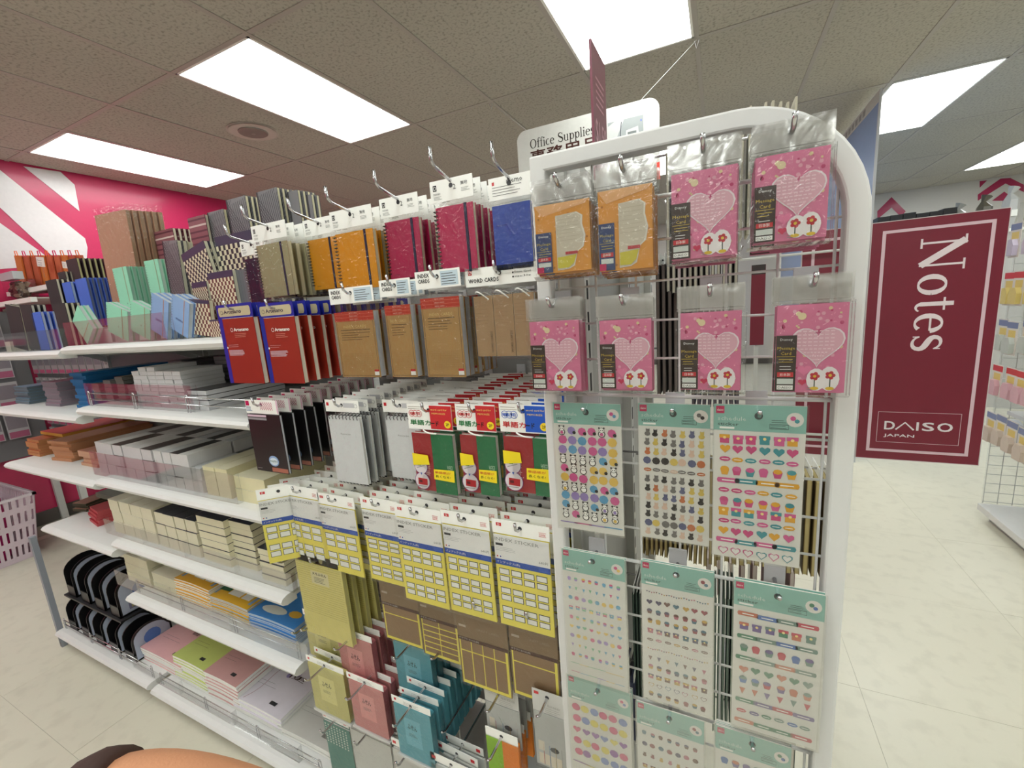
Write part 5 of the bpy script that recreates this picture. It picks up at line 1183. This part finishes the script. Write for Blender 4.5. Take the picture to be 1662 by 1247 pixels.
# shelf level
bookpx(341, 382, 440, .735, L0, .012, rgb(60, 58, 84), PGC, 'brown checkered notebook with navy band in front', pr_check_r, n=2)
bookpx(384, 417, 436, .745, L0, .010, rgb(96, 100, 106), rgb(180, 180, 178), 'grey board-striped notebook beside the red writing pads', pr_plank, n=2)
bookpx(316, 340, 457, .76, L0, .012, rgb(60, 58, 84), PGC, 'small checkered notebook between the blue and brown ones', pr_check_r, n=1)
bookpx(303, 342, 486, .705, L0, .012, rgb(110, 62, 58), PGC, 'fine brown checkered notebook leaning at the shelf front', pr_check_r, n=1, ry=.12)
bookpx(345, 372, 518, .69, L0, .012, rgb(110, 62, 58), PGC, 'short checkered notebook at the shelf front', pr_check_r, n=1)
bookpx(239, 262, 421, .79, L1, .011, MN, rgb(190, 214, 200), 'tall mint ring notebook standing upright', pr_mint, n=2, spiral=True)
bookpx(188, 211, 433, .785, L1, .011, MN, rgb(150, 190, 170), 'mint ring notebook standing beside the kraft envelopes', pr_mint, n=4, spiral=True, rest='dark edged notebook behind the mint one by the envelopes')
bookpx(176, 208, 498, .69, L0, .012, MN, rgb(196, 206, 204), 'mint ring notebook leaning right, first of two', pr_mint, n=2, spiral=True, ry=.32)
bookpx(214, 244, 496, .69, L0, .012, MN, rgb(196, 206, 204), 'mint ring notebook leaning right, second of two', pr_mint, n=2, spiral=True, ry=.36)
bookpx(246, 272, 484, .69, L0, .012, LB, rgb(196, 206, 214), 'light blue ring notebook leaning right, first of two', pr_blue2, n=3, spiral=True, ry=.42)
bookpx(279, 306, 486, .69, L0, .012, LB, rgb(196, 206, 214), 'light blue ring notebook leaning right, second of two', pr_blue2, n=3, spiral=True, ry=.42)
bookpx(128, 152, 522, .69, L0, .012, MN, rgb(196, 206, 204), 'mint notebook fallen nearly flat at the tray front', pr_mint, n=2, ry=.9)
def env_pack():
    Y = .82; A = at(157, 380, Y=Y); B = at(208, 380, Y=Y); T_ = at(182, 345, Y=Y); w_ = B.x-A.x; h_ = (T_.z-L1)
    rt = thing('envelope_pack', 'tall pack of kraft envelopes in clear film with crinkled top', 'envelopes', (A.x+w_/2-.005, Y, L1+.003), 0, 'kraft envelope packs on the top shelf', ry=.05)
    g = G(); body(g, -w_/2, 0, w_/2, h_, .012, rgb(208, 164, 136), rgb(176, 146, 116)); g.rect(0, .02, w_*.38, h_*.42, rgb(206, 160, 150)); g.text('封筒', w_*.05, .035, .016, MAG, wid=.022); g.build('envelopes', PAPER, rt); bagfilm(rt, w_+.004, h_+.024, .012, h_+.02)
    for k in range(1, 6): dup(rt, (A.x+w_/2-.005+.006*k, Y+.016*k, L1+.003), 'kraft envelope pack behind the front one', 'kraft envelope packs on the top shelf')
env_pack()
rs = thing('display_riser', 'white cardboard steps lifting the rear notebooks on the top shelf', 'riser', (0, 0, 0))
G().box(RX0+.0, .775, Z1, RX1+.05, 1.035, L1-.001, rgb(206, 204, 198)).build('lower_step', PAPER, rs)
G().box(RX0+.0, .875, L1-.001, RX1+.05, 1.035, L2-.001, rgb(206, 204, 198)).build('upper_step', PAPER, rs)
# left bay
Z1L = LZ[1]+.001
BK = rgb(46, 40, 42); BLU2 = rgb(70, 104, 200)
LG = 'notebooks on the left bay top shelf'
bookpx(14, 36, 495, .69, Z1L, .009, BK, PGC, 'black notebook leaning at the far left', None, n=2, ry=.15, group=LG)
bookpx(38, 56, 494, .69, Z1L, .009, BK, PGC, 'black notebook second from the left in front', None, n=3, ry=.08, group=LG)
bookpx(57, 73, 506, .69, Z1L, .009, BLU2, rgb(180, 190, 210), 'blue notebook in the front tray', None, n=3, group=LG)
bookpx(92, 112, 492, .69, Z1L, .009, BK, PGC, 'black notebook with cream pages at the bay seam', None, n=3, group=LG)
bookpx(80, 98, 453, .80, Z1L+.061, .009, BK, PGC, 'black notebook standing in the second row', None, n=3, group=LG)
bookpx(100, 112, 440, .88, Z1L+.061, .009, BK, PGC, 'black notebook behind the blue pair', None, n=4, group=LG)
bookpx(113, 131, 419, .90, L1, .009, rgb(56, 36, 40), rgb(190, 186, 130), 'dark brown notebook with yellow pages in the rear row', None, n=6, step=(.006, .016), group=LG)
bookpx(107, 121, 457, .79, L1, .009, BLU2, rgb(170, 190, 214), 'royal blue notebook, left of the standing pair', None, n=3, group=LG)
bookpx(128, 146, 451, .785, L1, .009, BLU2, rgb(96, 110, 140), 'royal blue notebook, right of the standing pair', None, n=8, step=(.004, .013), group=LG)
rs = thing('display_riser', 'white cardboard step lifting the rear black notebooks at the far left', 'riser', (0, 0, 0))
G().box(LX0+.25, .775, Z1L, LX1, 1.035, Z1L+.06, rgb(206, 204, 198)).build('lower_step', PAPER, rs)
pad_stack(X_(24, 560, .70)-.06, .05, Z1L, 2, .02, .69, .12, rgb(214, 206, 188), rgb(220, 214, 196), 'cream pad lying at the front left of the top shelf', 'small cream pads at far left')
# left bay second shelf: blue plastic sheets
def left_pack(px, py, z, w_, h_, d, col, page, n, nm, grp, Y=.72, rz=0, th=.012, kind='paper_pack'):
    P = at(px, py, Y=Y); root = thing(kind, nm, 'stationery', (P.x, Y, z+.0005), rz, grp)
    g = G(); g.box(-w_/2, 0, 0, w_/2, d, th-.001, page); g.build('sheets', PAPER, root)
    g = G(); g.box(-w_/2, 0, th-.001, w_/2, d, th, col); g.build('top_sheet', GLOSS, root)
    for k in range(1, n): dup(root, (P.x+random.uniform(-.006, .006), Y+random.uniform(0, .01), z+.0005+k*th), nm, grp)
    return root
LP = 'folded paper packs on the left bay'
left_pack(135, 660, LZ[2], .10, .05, .28, rgb(20, 120, 170), rgb(24, 104, 160), 11, 'bright blue folded plastic pack at the bay seam', LP)
left_pack(85, 655, LZ[2], .13, .05, .28, rgb(150, 110, 130), rgb(130, 120, 130), 8, 'mauve patterned paper pack on the second left shelf', LP)
left_pack(35, 650, LZ[2], .14, .05, .28, rgb(80, 130, 160), rgb(96, 110, 120), 6, 'teal printed paper pack at far left of the second shelf', LP)
left_pack(60, 755, LZ[3], .12, .05, .30, rgb(180, 90, 50), rgb(190, 130, 84), 6, 'kraft gift paper pack at the left of the third shelf', LP)
left_pack(105, 765, LZ[3], .14, .05, .30, rgb(190, 140, 100), rgb(190, 134, 96), 7, 'tan tissue paper pack in the middle of the third left shelf', LP, rz=.1)
left_pack(150, 775, LZ[3], .13, .05, .30, rgb(196, 136, 110), rgb(206, 160, 130), 5, 'peach tissue paper pack next to the grey pads', LP)
left_pack(90, 730, LZ[3]+.075, .22, .05, .26, rgb(190, 30, 30), rgb(200, 150, 60), 1, 'red and gold folded sheet lying across the paper packs', LP, Y=.78, th=.014)
left_pack(160, 880, LZ[4], .11, .05, .24, rgb(178, 44, 56), rgb(190, 80, 84), 5, 'red folded paper pack on the fourth left shelf', LP, rz=-.15)
left_pack(135, 850, LZ[4], .08, .05, .28, rgb(150, 110, 90), rgb(60, 56, 40), 3, 'brown and gold paper pack left of the red one', LP, rz=.2, Y=.76)
G().box(-.05, 0, 0, .05, .28, .03, rgb(90, 100, 90))
left_pack(175, 825, LZ[4]+.06, .16, .05, .2, rgb(120, 128, 118), rgb(110, 112, 100), 1, 'grey felt roll pack lying on the red packs', LP, Y=.80, th=.02)
# left base: round topped file boxes
def file_box(px, py, Y, label, ry, h_=.20, w_=.20, zo=0):
    P = at(px, py, Y=Y)
    t = thing('file_holder', label, 'organiser', (P.x, Y, LZ[6]+.001+zo), ry, 'round-topped magazine files on the base deck')
    pts = [(0, 0), (w_, 0), (w_, h_*.62)]+[(w_*.45+w_*.55*cos(a)*.9, h_*.62+h_*.38*sin(a)) for a in [pi/2*i/6 for i in range(1, 7)]]+[(w_*.45-w_*.45*sin(a), h_*.62+h_*.38*cos(a)) for a in [pi/2*i/6 for i in range(1, 7)]]
    g = G().prism(pts, 0, .004, BLACK); g.xf(Matrix.Rotation(pi/2, 4, 'Z')); g.build('side_panel', PLASTIC, t)
    g = G().prism(pts, 0, .004, BLACK); g.xf(Matrix.Translation((.07, 0, 0)) @ Matrix.Rotation(pi/2, 4, 'Z')); g.build('side_panel', PLASTIC, t)
    G().box(-.004, 0, 0, .07, .004, h_*.3, BLACK).build('front_panel', PLASTIC, t); G().box(-.004, 0, 0, .07, w_, .004, BLACK).build('bottom_panel', PLASTIC, t); G().box(-.004, w_-.004, 0, .07, w_, h_*.6, BLACK).build('back_panel', PLASTIC, t)
    g = G(); ins = [(a*.9+w_*.05, b*.9+h_*.05) for a, b in pts]; g.poly(ins, rgb(176, 184, 204), 0); g.disc(w_*.5, h_*.55, .03, rgb(80, 120, 190), -.0003, 14); g.rect(w_*.2, h_*.12, w_*.8, h_*.3, rgb(120, 120, 150), -.0003); g.rect(w_*.25, h_*.15, w_*.6, h_*.27, rgb(170, 160, 120), -.0005)
    g.xf(Matrix.Translation((.0712, 0, 0)) @ Matrix.Rotation(pi/2, 4, 'Z')); g.build('paper_insert', GLOSS, t)
    return t
for i in range(5):
    t = file_box(100, 1010, .675, 'black magazine file with pale blue insert, %s from the left on the base deck' % ordn[i], 0, h_=.135, w_=.14); t.location.x = LX0+.03+i*.125
G().box(LX0, .69, .238, LX0+.51, YB, .246, rgb(40, 40, 42)).build('inner_shelf', METAL, bayl)
for i in range(4):
    t = file_box(100, 1010, .70, 'black magazine file on the dark inner shelf, %s from the left' % ordn[i], 0, h_=.165, w_=.17, zo=.151); t.location.x = LX0+.03+i*.13
# upper rear pair seen under the fourth shelf
bx = thing('storage_box', 'large black storage box deep in the base shelf', 'box', (-2.03, .905, LZ[6]+.001))
g = G().box(-.12, 0, 0, .085, .11, .28, BLACK); g.box(-.125, -.005, .25, .09, .115, .285, rgb(24, 24, 26)); g.build('body', PLASTIC, bx)
G().box(-.06, -.008, .14, .02, -.0, .17, rgb(60, 60, 62)).build('handle', PLASTIC, bx)
# ================================================================ BACKGROUND LEFT
rg = thing('wall_shelving', 'white shelving against the pink wall behind the left bay', 'shelf', (0, 0, 0))
for (a, b, Y) in (((-10, 488), (50, 487), 1.24), ((40, 466), (96, 460), 1.34)):
    p = at(*a, Y=Y); q = at(*b, Y=Y); z = (p.z+q.z)/2
    G().box(-4.68, Y, z-.03, q.x, Y+.03, z, WHITE).build('shelf_edge', METAL, rg); G().box(-4.68, Y+.03, z-.01, q.x, Y+.4, z-.002, rgb(200, 196, 190)).build('shelf', METAL, rg)
G().box(-4.68, 1.78, 0, -3.5, 1.80, 1.74, rgb(190, 186, 182)).build('back_panel', METAL, rg)
for x in (-4.6, -3.52): G().box(x-.02, 1.74, 0, x+.02, 1.78, 1.74, STEEL).build('upright', METAL, rg)
for i in range(9):
    px = 44+i*8.5; P = at(px, 462, Y=1.42); top = at(px, 398+i*1.5, Y=1.42)
    t = thing('orange_folder', 'orange paper bag leaning on the rear wall shelf, %s from the left' % (ordn+['seventh', 'eighth', 'ninth'])[i], 'bag', (P.x, 1.40+i*.012, at(96, 460, Y=1.34).z+.001), 0, 'orange bags on the rear wall shelf', ry=.10)
    h_ = max(.12, top.z-P.z); cc = rgb(206, 106, 70) if i % 3 else rgb(222, 130, 60)
    G().box(-.05, 0, 0, .05, .008, h_, cc).build('bag_body', PAPER, t)
    g = G(); g.tube([(-.02, 0, h_-.01), (-.015, -.004, h_+.03), (.015, -.004, h_+.03), (.02, 0, h_-.01)], .003, [rgb(250, 120, 50), rgb(226, 40, 110)][i % 2], 5); g.build('handle', PAPER, t)
for i, (px, py, s) in enumerate(((60, 425, .085), (100, 430, .055))):
    P = at(px, py, Y=1.37); s *= .62; t = thing('hanging_tag', ['large white printed tag in front of the orange bags', 'small white tag beside the larger one'][i], 'tag', (P.x, 1.385, P.z), 0, ry=.15)
    g = G(); g.box(-s, 0, -s*.6, s, .004, s*.6, WHITE); g.text('Wrapping bag', -s*.7, s*.1, s*.16, DK, wid=s*1.2); rules(g, -s*.6, s*.5, -.1*s, 2, s*.25, GREY, th=s*.06); g.build('tag_card', PAPER, t)
    G().box(-.004, .004, -s*.6-.07, .004, .010, -s*.5, CLR).build('clip', ACRYL, t)
P = at(18, 448, Y=1.3); t = thing('stone_bag', 'clear bag of brown decorative stones at the left edge', 'bag', (P.x, 1.33, at(18, 487, Y=1.24).z+.001))
g = G(); R1 = random.Random(5)
for k in range(40): g.join(G().tube([(R1.uniform(-.10, .08), R1.uniform(-.03, .03), R1.uniform(.01, .12))]*1+[(R1.uniform(-.10, .08), R1.uniform(-.03, .03), R1.uniform(.01, .12))], .014, R1.choice([rgb(90, 64, 52), rgb(150, 130, 110), rgb(60, 44, 40)]), 5))
o = g.build('stones', PAPER, t); o['kind'] = 'stuff'
G().box(-.12, -.05, 0, .10, .05, .14, CLR).build('bag_film', FILM, t); G().box(-.12, -.052, .14, .10, .0, .19, rgb(190, 200, 204)).build('bag_header', GLOSS, t)
P = at(40, 420, Y=1.5); t = thing('white_box', 'tall white box leaning behind the bag of stones', 'box', (-4.52, 1.50, at(40, 466, Y=1.34).z+.001), 0)
G().box(-.13, 0, 0, .10, .06, .20, rgb(206, 206, 206)).build('carton', PAPER, t); G().box(-.13, -.003, .15, .10, 0, .165, rgb(180, 184, 190)).build('tape', GLOSS, t)
wp = thing('wall_rack', 'grey slatted rack against the left wall behind the left shelves', 'shelf', (0, 0, 0))
G().box(-4.68, -.2, .56, -4.63, 1.34, 1.62, rgb(118, 116, 120)).build('back_panel', METAL, wp)
for y in (-.18, .5, 1.32): G().box(-4.69, y-.02, 0, -4.66, y+.02, 1.64, STEEL).build('upright', METAL, wp)
f0 = None
for i in range(10):
    for j in range(4):
        y, z = .02+i*.13, 1.56-j*.22
        if f0 is None:
            f0 = thing('hanging_pack', 'whitish paper pack hanging on the grey rack by the left wall', 'stationery', (-4.60, y, z), pi/2, 'packs on the rack by the left wall')
            g = G().box(-.055, 0, -.19, .055, .012, 0, rgb(176, 172, 176)); g.rect(-.05, -.12, .05, -.02, rgb(130, 122, 130)); g.rect(-.05, -.185, .05, -.14, rgb(170, 90, 120)); g.build('backing_card', GLOSS, f0); G().box(-.01, .012, -.012, .01, .03, -.008, CHR).build('hanger_tab', METAL, f0)
        else: dup(f0, (-4.60, y, z))
# dark goods behind wire back of the left bay
rb = thing('rear_gondola_panel', 'dark slatted back of the neighbouring gondola behind the mesh', 'shelf', (0, 0, 0))
for x in (-4.5, -2.9, -1.98): G().box(x-.02, 1.38, 0, x+.02, 1.42, 1.36, STEEL).build('upright', METAL, rb)
G().box(-4.60, 1.36, .52, LX1, 1.38, 1.36, rgb(104, 104, 108)).build('panel', METAL, rb)
for i in range(7):
    for j in range(5):
        px_ = LX0+.06+i*.105
        t = None
first = None
for i in range(25):
    for j in range(4):
        x, z = -4.52+i*.105, 1.32-j*.19
        if first is None:
            first = thing('hanging_pack', 'grey packaged item hanging behind the wire mesh back', 'stationery', (x, 1.335, z), 0, 'packs behind the mesh back of the left bay')
            g = G().box(-.045, 0, -.16, .045, .012, 0, rgb(150, 146, 148)); g.rect(-.04, -.1, .04, -.02, rgb(110, 104, 112)); g.rect(-.04, -.155, .04, -.13, rgb(176, 70, 110)); g.build('backing_card', GLOSS, first); G().box(-.012, -.004, -.012, .012, .026, -.008, CHR).build('hanger_tab', METAL, first)
        else: dup(first, (x, 1.335, z))
# basket at the far left
bs = thing('basket', 'translucent white plastic basket with slotted sides and pink goods', 'basket', (-4.07, .62, 0))
BXc = rgb(214, 196, 206)
def wall_slots(x0, y0, x1, y1, h_, flare):
    g = G(); n = 14
    dx, dy = (x1-x0), (y1-y0); L = hypot(dx, dy); ux, uy = dx/L, dy/L; nx, ny = uy, -ux
    def P(u, z): 
        f = flare*z/h_; return (x0+ux*(u*L)+nx*f+ux*f*(2*u-1), y0+uy*(u*L)+ny*f+uy*f*(2*u-1), z)
    def quad(u0, z0, u1, z1):
        a = [P(u0, z0), P(u1, z0), P(u1, z1), P(u0, z1)]
        b = [(p[0]-nx*.004, p[1]-ny*.004, p[2]) for p in a]
        g.add(a+b, [(0, 1, 2, 3), (7, 6, 5, 4), (0, 4, 5, 1), (1, 5, 6, 2), (2, 6, 7, 3), (3, 7, 4, 0)], BXc)
    rows = 4; rz = h_/rows
    for r in range(rows):
        quad(0, r*rz, 1, r*rz+rz*.35)
        for k in range(n+1):
            u = k/n; quad(max(0, u-.022), r*rz+rz*.35, min(1, u+.022), (r+1)*rz)
    quad(0, h_-.012, 1, h_)
    return g
H_ = .43
for (a, b, c, d) in ((-.48, 0, 0, 0), (0, 0, 0, .36), (0, .36, -.48, .36), (-.48, .36, -.48, 0)):
    wall_slots(a, b, c, d, H_, .05).build('side_wall', PLASTIC, bs)
G().box(-.48, 0, 0, 0, .36, .006, BXc).build('floor_panel', PLASTIC, bs)
g = G(); f = .055
for a in ((-.48-f, -f, f, -f+.02), (-.48-f, .36+f-.02, f, .36+f), (-.48-f, -f, -.48-f+.02, .36+f), (f-.02, -f, f, .36+f)): g.box(a[0], a[1], H_-.015, a[2], a[3], H_, rgb(222, 212, 218))
g.build('rim', PLASTIC, bs)
pk = thing('fabric_bundle', 'bright pink bundle with green print in the basket', 'fabric', (-4.09, .66, .012))
g = G(); R1 = random.Random(2)
vs = []; n, m = 8, 12
for j in range(n+1):
    for i in range(m):
        a = 2*pi*i/m; rr = .19*(1-.2*(j/n)**3)*(1+.1*R1.uniform(-1, 1)) if 0 < j < n else (.02 if j == n else .16)
        vs.append((-.20+rr*.95*cos(a), .14+rr*.72*sin(a), .53*(j/n)))
g.add(vs, [(j*m+i, j*m+(i+1) % m, (j+1)*m+(i+1) % m, (j+1)*m+i) for j in range(n) for i in range(m)]+[tuple(range(n*m, n*m+m))], rgb(190, 24, 110))
g.build('cloth', PAPER, pk, smooth=True)
g = G(); g.disc(-.1, .42, .03, rgb(70, 110, 90), -.035, 8); g.disc(-.2, .41, .025, rgb(80, 120, 90), -.035, 8); g.build('printed_leaf', PAPER, pk)
# ================================================================ BACKGROUND RIGHT
# light blue tall panel along the far gondola
bp = thing('blue_panel', 'tall light blue display panel with white header strip', 'panel', (0, 0, 0))
NE = at(1431, 145, Y=4.0)
G().box(NE.x-.012, 4.0, 0, NE.x, 8.9, NE.z-.075, rgb(132, 158, 206)).build('panel', GLOSS, bp)
G().box(NE.x-.014, 3.99, NE.z-.075, NE.x+.002, 8.9, NE.z, rgb(206, 206, 206)).build('header_strip', GLOSS, bp)
g = G()
for k in range(9): g.box(NE.x-.0155, 4.3+.1*k, NE.z-.06, NE.x-.0142, 4.36+.1*k, NE.z-.018, rgb(150, 150, 154))
g.build('header_lettering', GLOSS, bp)
G().box(NE.x-.012, 3.985, 0, NE.x+.002, 4.0, NE.z+.004, rgb(196, 200, 206)).build('edge_post', METAL, bp)
# bundle of slim packs poking above the rounded corner
t = None
P = at(1318, 185, Y=1.05)
sp_ = thing('slim_pack', 'slim white packs on edge poking above the rounded rack corner', 'stationery', (P.x-.03, 1.05, CAMZ+.10), pi/2, 'slim packs on edge above the rack')
g = G().box(-.05, 0, 0, .05, .004, P.z+.02-CAMZ-.10, rgb(196, 190, 170)); g.build('backing_card', PAPER, sp_); G().box(-.05, -.001, 0, .05, 0, .03, WHITE).build('header_card', PAPER, sp_)
for k in range(1, 8): dup(sp_, (P.x-.03-.012*k, 1.05+random.uniform(-.01, .01), CAMZ+.10+random.uniform(-.006, .004)))
t = thing('display_hook', 'long chrome arm holding the slim packs above the rack corner', 'hook', (0, 0, 0), 0, 'chrome hooks on the gondola end panel')
G().tube([(-.2, 1.05, CAMZ+.12), (P.x+.0, 1.05, CAMZ+.12), (P.x+.005, 1.05, CAMZ+.14)], .003, CHR, 6).build('rod', CHROME, t, smooth=True)
# right aisle gondola
XG = 1.36; rgz = thing('right_gondola', 'white pegboard gondola across the right aisle', 'shelf', (0, 0, 0))
G().box(XG, .2, .05, XG+.4, 3.2, .085, rgb(226, 226, 224)).build('base_deck', METAL, rgz); G().box(XG+.04, .24, 0, XG+.38, 3.16, .05, rgb(180, 180, 178)).build('kick_plate', METAL, rgz)
G().box(XG+.38, .2, .08, XG+.41, 3.2, 1.8, rgb(190, 190, 188)).build('back_panel', METAL, rgz)
for y in (3.18, 2.28, 1.38): G().box(XG+.34, y-.015, 0, XG+.38, y+.015, 1.85, rgb(216, 216, 214)).build('upright', METAL, rgz)
for z in (.62, .98): G().box(XG+.06, 1.4, z, XG+.38, 3.18, z+.02, rgb(222, 222, 222)).build('shelf', METAL, rgz)
G().box(XG+.01, 3.19, .09, XG+.38, 3.195, 1.72, CLR).build('end_panel', ACRYL, rgz)
g = G()
for k in range(6): g.tube([(XG+.02+k*.06, 3.2, .09), (XG+.02+k*.06, 3.2, 1.6)], .002, STEEL, 4)
for k in range(28): g.tube([(XG+.02, 3.2, .1+k*.055), (XG+.36, 3.2, .1+k*.055)], .002, STEEL, 4)
g.build('end_mesh', METAL, rgz)
RR_ = random.Random(8); pr0 = {}
cl = [rgb(206, 190, 176), rgb(214, 170, 180), rgb(190, 196, 190), rgb(216, 196, 120), rgb(196, 186, 206)]
rown = ['lowest', 'second lowest', 'middle', 'second highest', 'highest']
for j, z in enumerate((.64, .90, 1.14, 1.38, 1.62)):
    for i in range(5):
        y = 3.14-i*.10; c = cl[(i+j) % 5]
        nm = 'small carded item hanging in the %s row of the right aisle' % rown[j]
        if j not in pr0:
            r = thing('carded_item', nm, 'stationery', (XG-.015, y, z), -pi/2, 'carded goods in the right aisle, %s row' % rown[j])
            g = G().box(-.045, 0, -.17, .045, .002, 0, rgb(220, 214, 206)); g.rect(-.045, -.035, .045, -.005, RED if j % 2 else rgb(120, 130, 170)); g.rect(-.03, -.08, .03, -.045, rgb(226, 200, 110)); g.build('backing_card', GLOSS, r)
            g = G(); g.prism([(-.03, -.16), (.03, -.16), (.035, -.11), (.02, -.08), (-.02, -.08), (-.035, -.11)], -.02, 0, c); g.build('blister', PLASTIC, r)
            pr0[j] = r
        else: dup(pr0[j], (XG-.015+RR_.uniform(-.01, .02), y, z+RR_.uniform(-.01, .01)))
for j, z in enumerate((.64, .90, 1.14, 1.38, 1.62)):
    G().box(XG-.012, 2.6, z-.012, XG+.38, 2.604, z-.008, CHR).build('hook_arm', METAL, rgz); G().box(XG+.0, 2.6, z-.012, XG+.004, 3.18, z-.008, CHR).build('hang_bar', METAL, rgz)
for i, (px, py) in enumerate(((1628, 703), (1657, 722))):
    P = at(px, py, X=XG+.02)
    t = thing('tape_roll', ['light blue tape roll, left of the pair in the right aisle', 'light blue tape roll, right of the pair in the right aisle'][i], 'tape', (XG+.02, P.y, P.z), -pi/2, 'light blue tape rolls')
    g = G(); n = 20; r = .075
    g.prism([(r*cos(2*pi*k/n), r*sin(2*pi*k/n)) for k in range(n)], 0, .05, rgb(140, 172, 220), rgb(214, 216, 222)); g.build('roll', PLASTIC, t)
    g = G(); g.disc(0, 0, .014, rgb(70, 84, 120), -.001, 12); g.build('core', PLASTIC, t); G().tube([(0, 0, 0), (0, .2, 0)], .004, CHR).build('peg', CHROME, t)
# far fixture with boxes and bags on top
fz = thing('far_fixture', 'far white shelving unit under the chevron wall', 'shelf', (0, 0, 0))
zf = at(1500, 362, Y=6.0).z
G().box(1.30, 6.0, 0, 4.4, 6.5, zf-.16, rgb(196, 194, 190)).build('unit', METAL, fz); G().box(1.28, 5.98, zf-.17, 4.42, 6.5, zf-.14, WHITE).build('top_board', METAL, fz)
for i in range(6):
    a = at(1428, 350, Y=6.05).x+i*.106
    t = thing('black_box', 'black box on the far fixture top, %s from the left' % (ordn+['seventh'])[i], 'box', (a, 6.1, zf-.139), 0, 'black boxes on the far fixture')
    G().box(0, 0, 0, .10, .2, at(1500, 347, Y=6.1).z-zf+.14+RR_.uniform(0, .03), rgb(34, 32, 34)).build('carton', PAPER, t); G().box(.02, -.002, .05, .08, 0, .12, rgb(70, 66, 66)).build('box_label', GLOSS, t)
for i in range(6):
    a = at(1545, 335, Y=6.05); a.x += .1+i*.19; cc = [rgb(150, 150, 146), rgb(90, 84, 70), rgb(190, 190, 188), rgb(176, 160, 130), rgb(130, 146, 180)][i % 5]
    t = thing('wrapped_bundle', 'wrapped bundle on the far fixture top, %s from the left' % (ordn+['seventh', 'eighth', 'ninth'])[i], 'bag', (a.x, 6.2, zf-.139), 0, 'wrapped bundles on the far fixture')
    g = G(); n = 7; hh_ = .30+.05*(i % 3)
    g.tube([(0, 0, 0), (0, 0, hh_*.3), (.01, 0, hh_*.7), (0, 0, hh_*.85), (.02, 0, hh_)], [.05, .075, .06, .02, .045], cc, n); g.build('wrap', GLOSS, t); G().box(-.03, -.082, .12, .03, -.07, .18, WHITE).build('price_card', PAPER, t)
# white shelving beyond the rack at far right seen above the sign
# ================================================================ PERSON (forearm and hand at the lower edge)
def skin_mesh(name, pts, rad, edges, col, parent, levels=2):
    me = bpy.data.meshes.new(name); me.from_pydata(pts, edges, []); o = bpy.data.objects.new(name, me); C.objects.link(o)
    o.modifiers.new('skin', 'SKIN').use_smooth_shade = True
    for v, r in zip(me.skin_vertices[0].data, rad): v.radius = (r, r)
    me.skin_vertices[0].data[0].use_root = True
    s = o.modifiers.new('sub', 'SUBSURF'); s.levels = levels; s.render_levels = levels
    dg = bpy.context.evaluated_depsgraph_get(); ev = bpy.data.meshes.new_from_object(o.evaluated_get(dg))
    bpy.data.objects.remove(o)
    g = G(); g.v = [tuple(v.co) for v in ev.vertices]; g.f = [tuple(p.vertices) for p in ev.polygons]; g.c = [col]*len(g.f)
    return g.build(name, SKIN, parent, smooth=True)
def cp(px, py, d):
    v = CR*((px-831)/FPX)+CU*(-(py-623.5)/FPX)+CF; v = v*d; return Vector((v.x, v.y, v.z+CAMZ))
ar = thing('person', 'bare forearm and hand with a dark brown wrist band at the lower edge', 'person', (0, 0, 0))
ptsA = [cp(540, 1420, .36), cp(420, 1360, .36), cp(300, 1312, .36), cp(200, 1298, .36), cp(140, 1312, .36)]
radA = [.044, .043, .041, .037, .030]
P5 = ptsA[-1]; ax = (ptsA[4]-ptsA[3]).normalized(); upv = CU
palm = [P5+ax*.035-upv*.012]
pts = ptsA+palm; rad = radA+[.030]; ed = [(i, i+1) for i in range(5)]
side = CF
k0 = 5
for i, (s_, L) in enumerate(((-.026, .030), (-.009, .034), (.009, .032), (.026, .026))):
    b0 = palm[0]+side*s_+ax*.028-upv*.006
    j = len(pts); pts += [b0, b0+ax*L*.8-upv*.012, b0+ax*L*1.2-upv*.036, b0+ax*L*.9-upv*.055]; rad += [.0105, .0095, .0085, .0075]
    ed += [(5, j), (j, j+1), (j+1, j+2), (j+2, j+3)]
j = len(pts); tb = palm[0]-side*.03-upv*.004
pts += [tb, tb+ax*.022-side*.014-upv*.014, tb+ax*.038-side*.012-upv*.032]; rad += [.0125, .0105, .009]; ed += [(5, j), (j, j+1), (j+1, j+2)]
skin_mesh('forearm_and_hand', [tuple(p) for p in pts], rad, ed, rgb(206, 146, 108), ar)
g = G(); c = (ptsA[3]*.3+ptsA[4]*.7); g.tube([c-ax*.016, c-ax*.014, c, c+ax*.014, c+ax*.016], [.032, .0375, .0395, .0365, .030], rgb(66, 44, 38), 20); g.build('wrist_band', PAPER, ar, smooth=True)
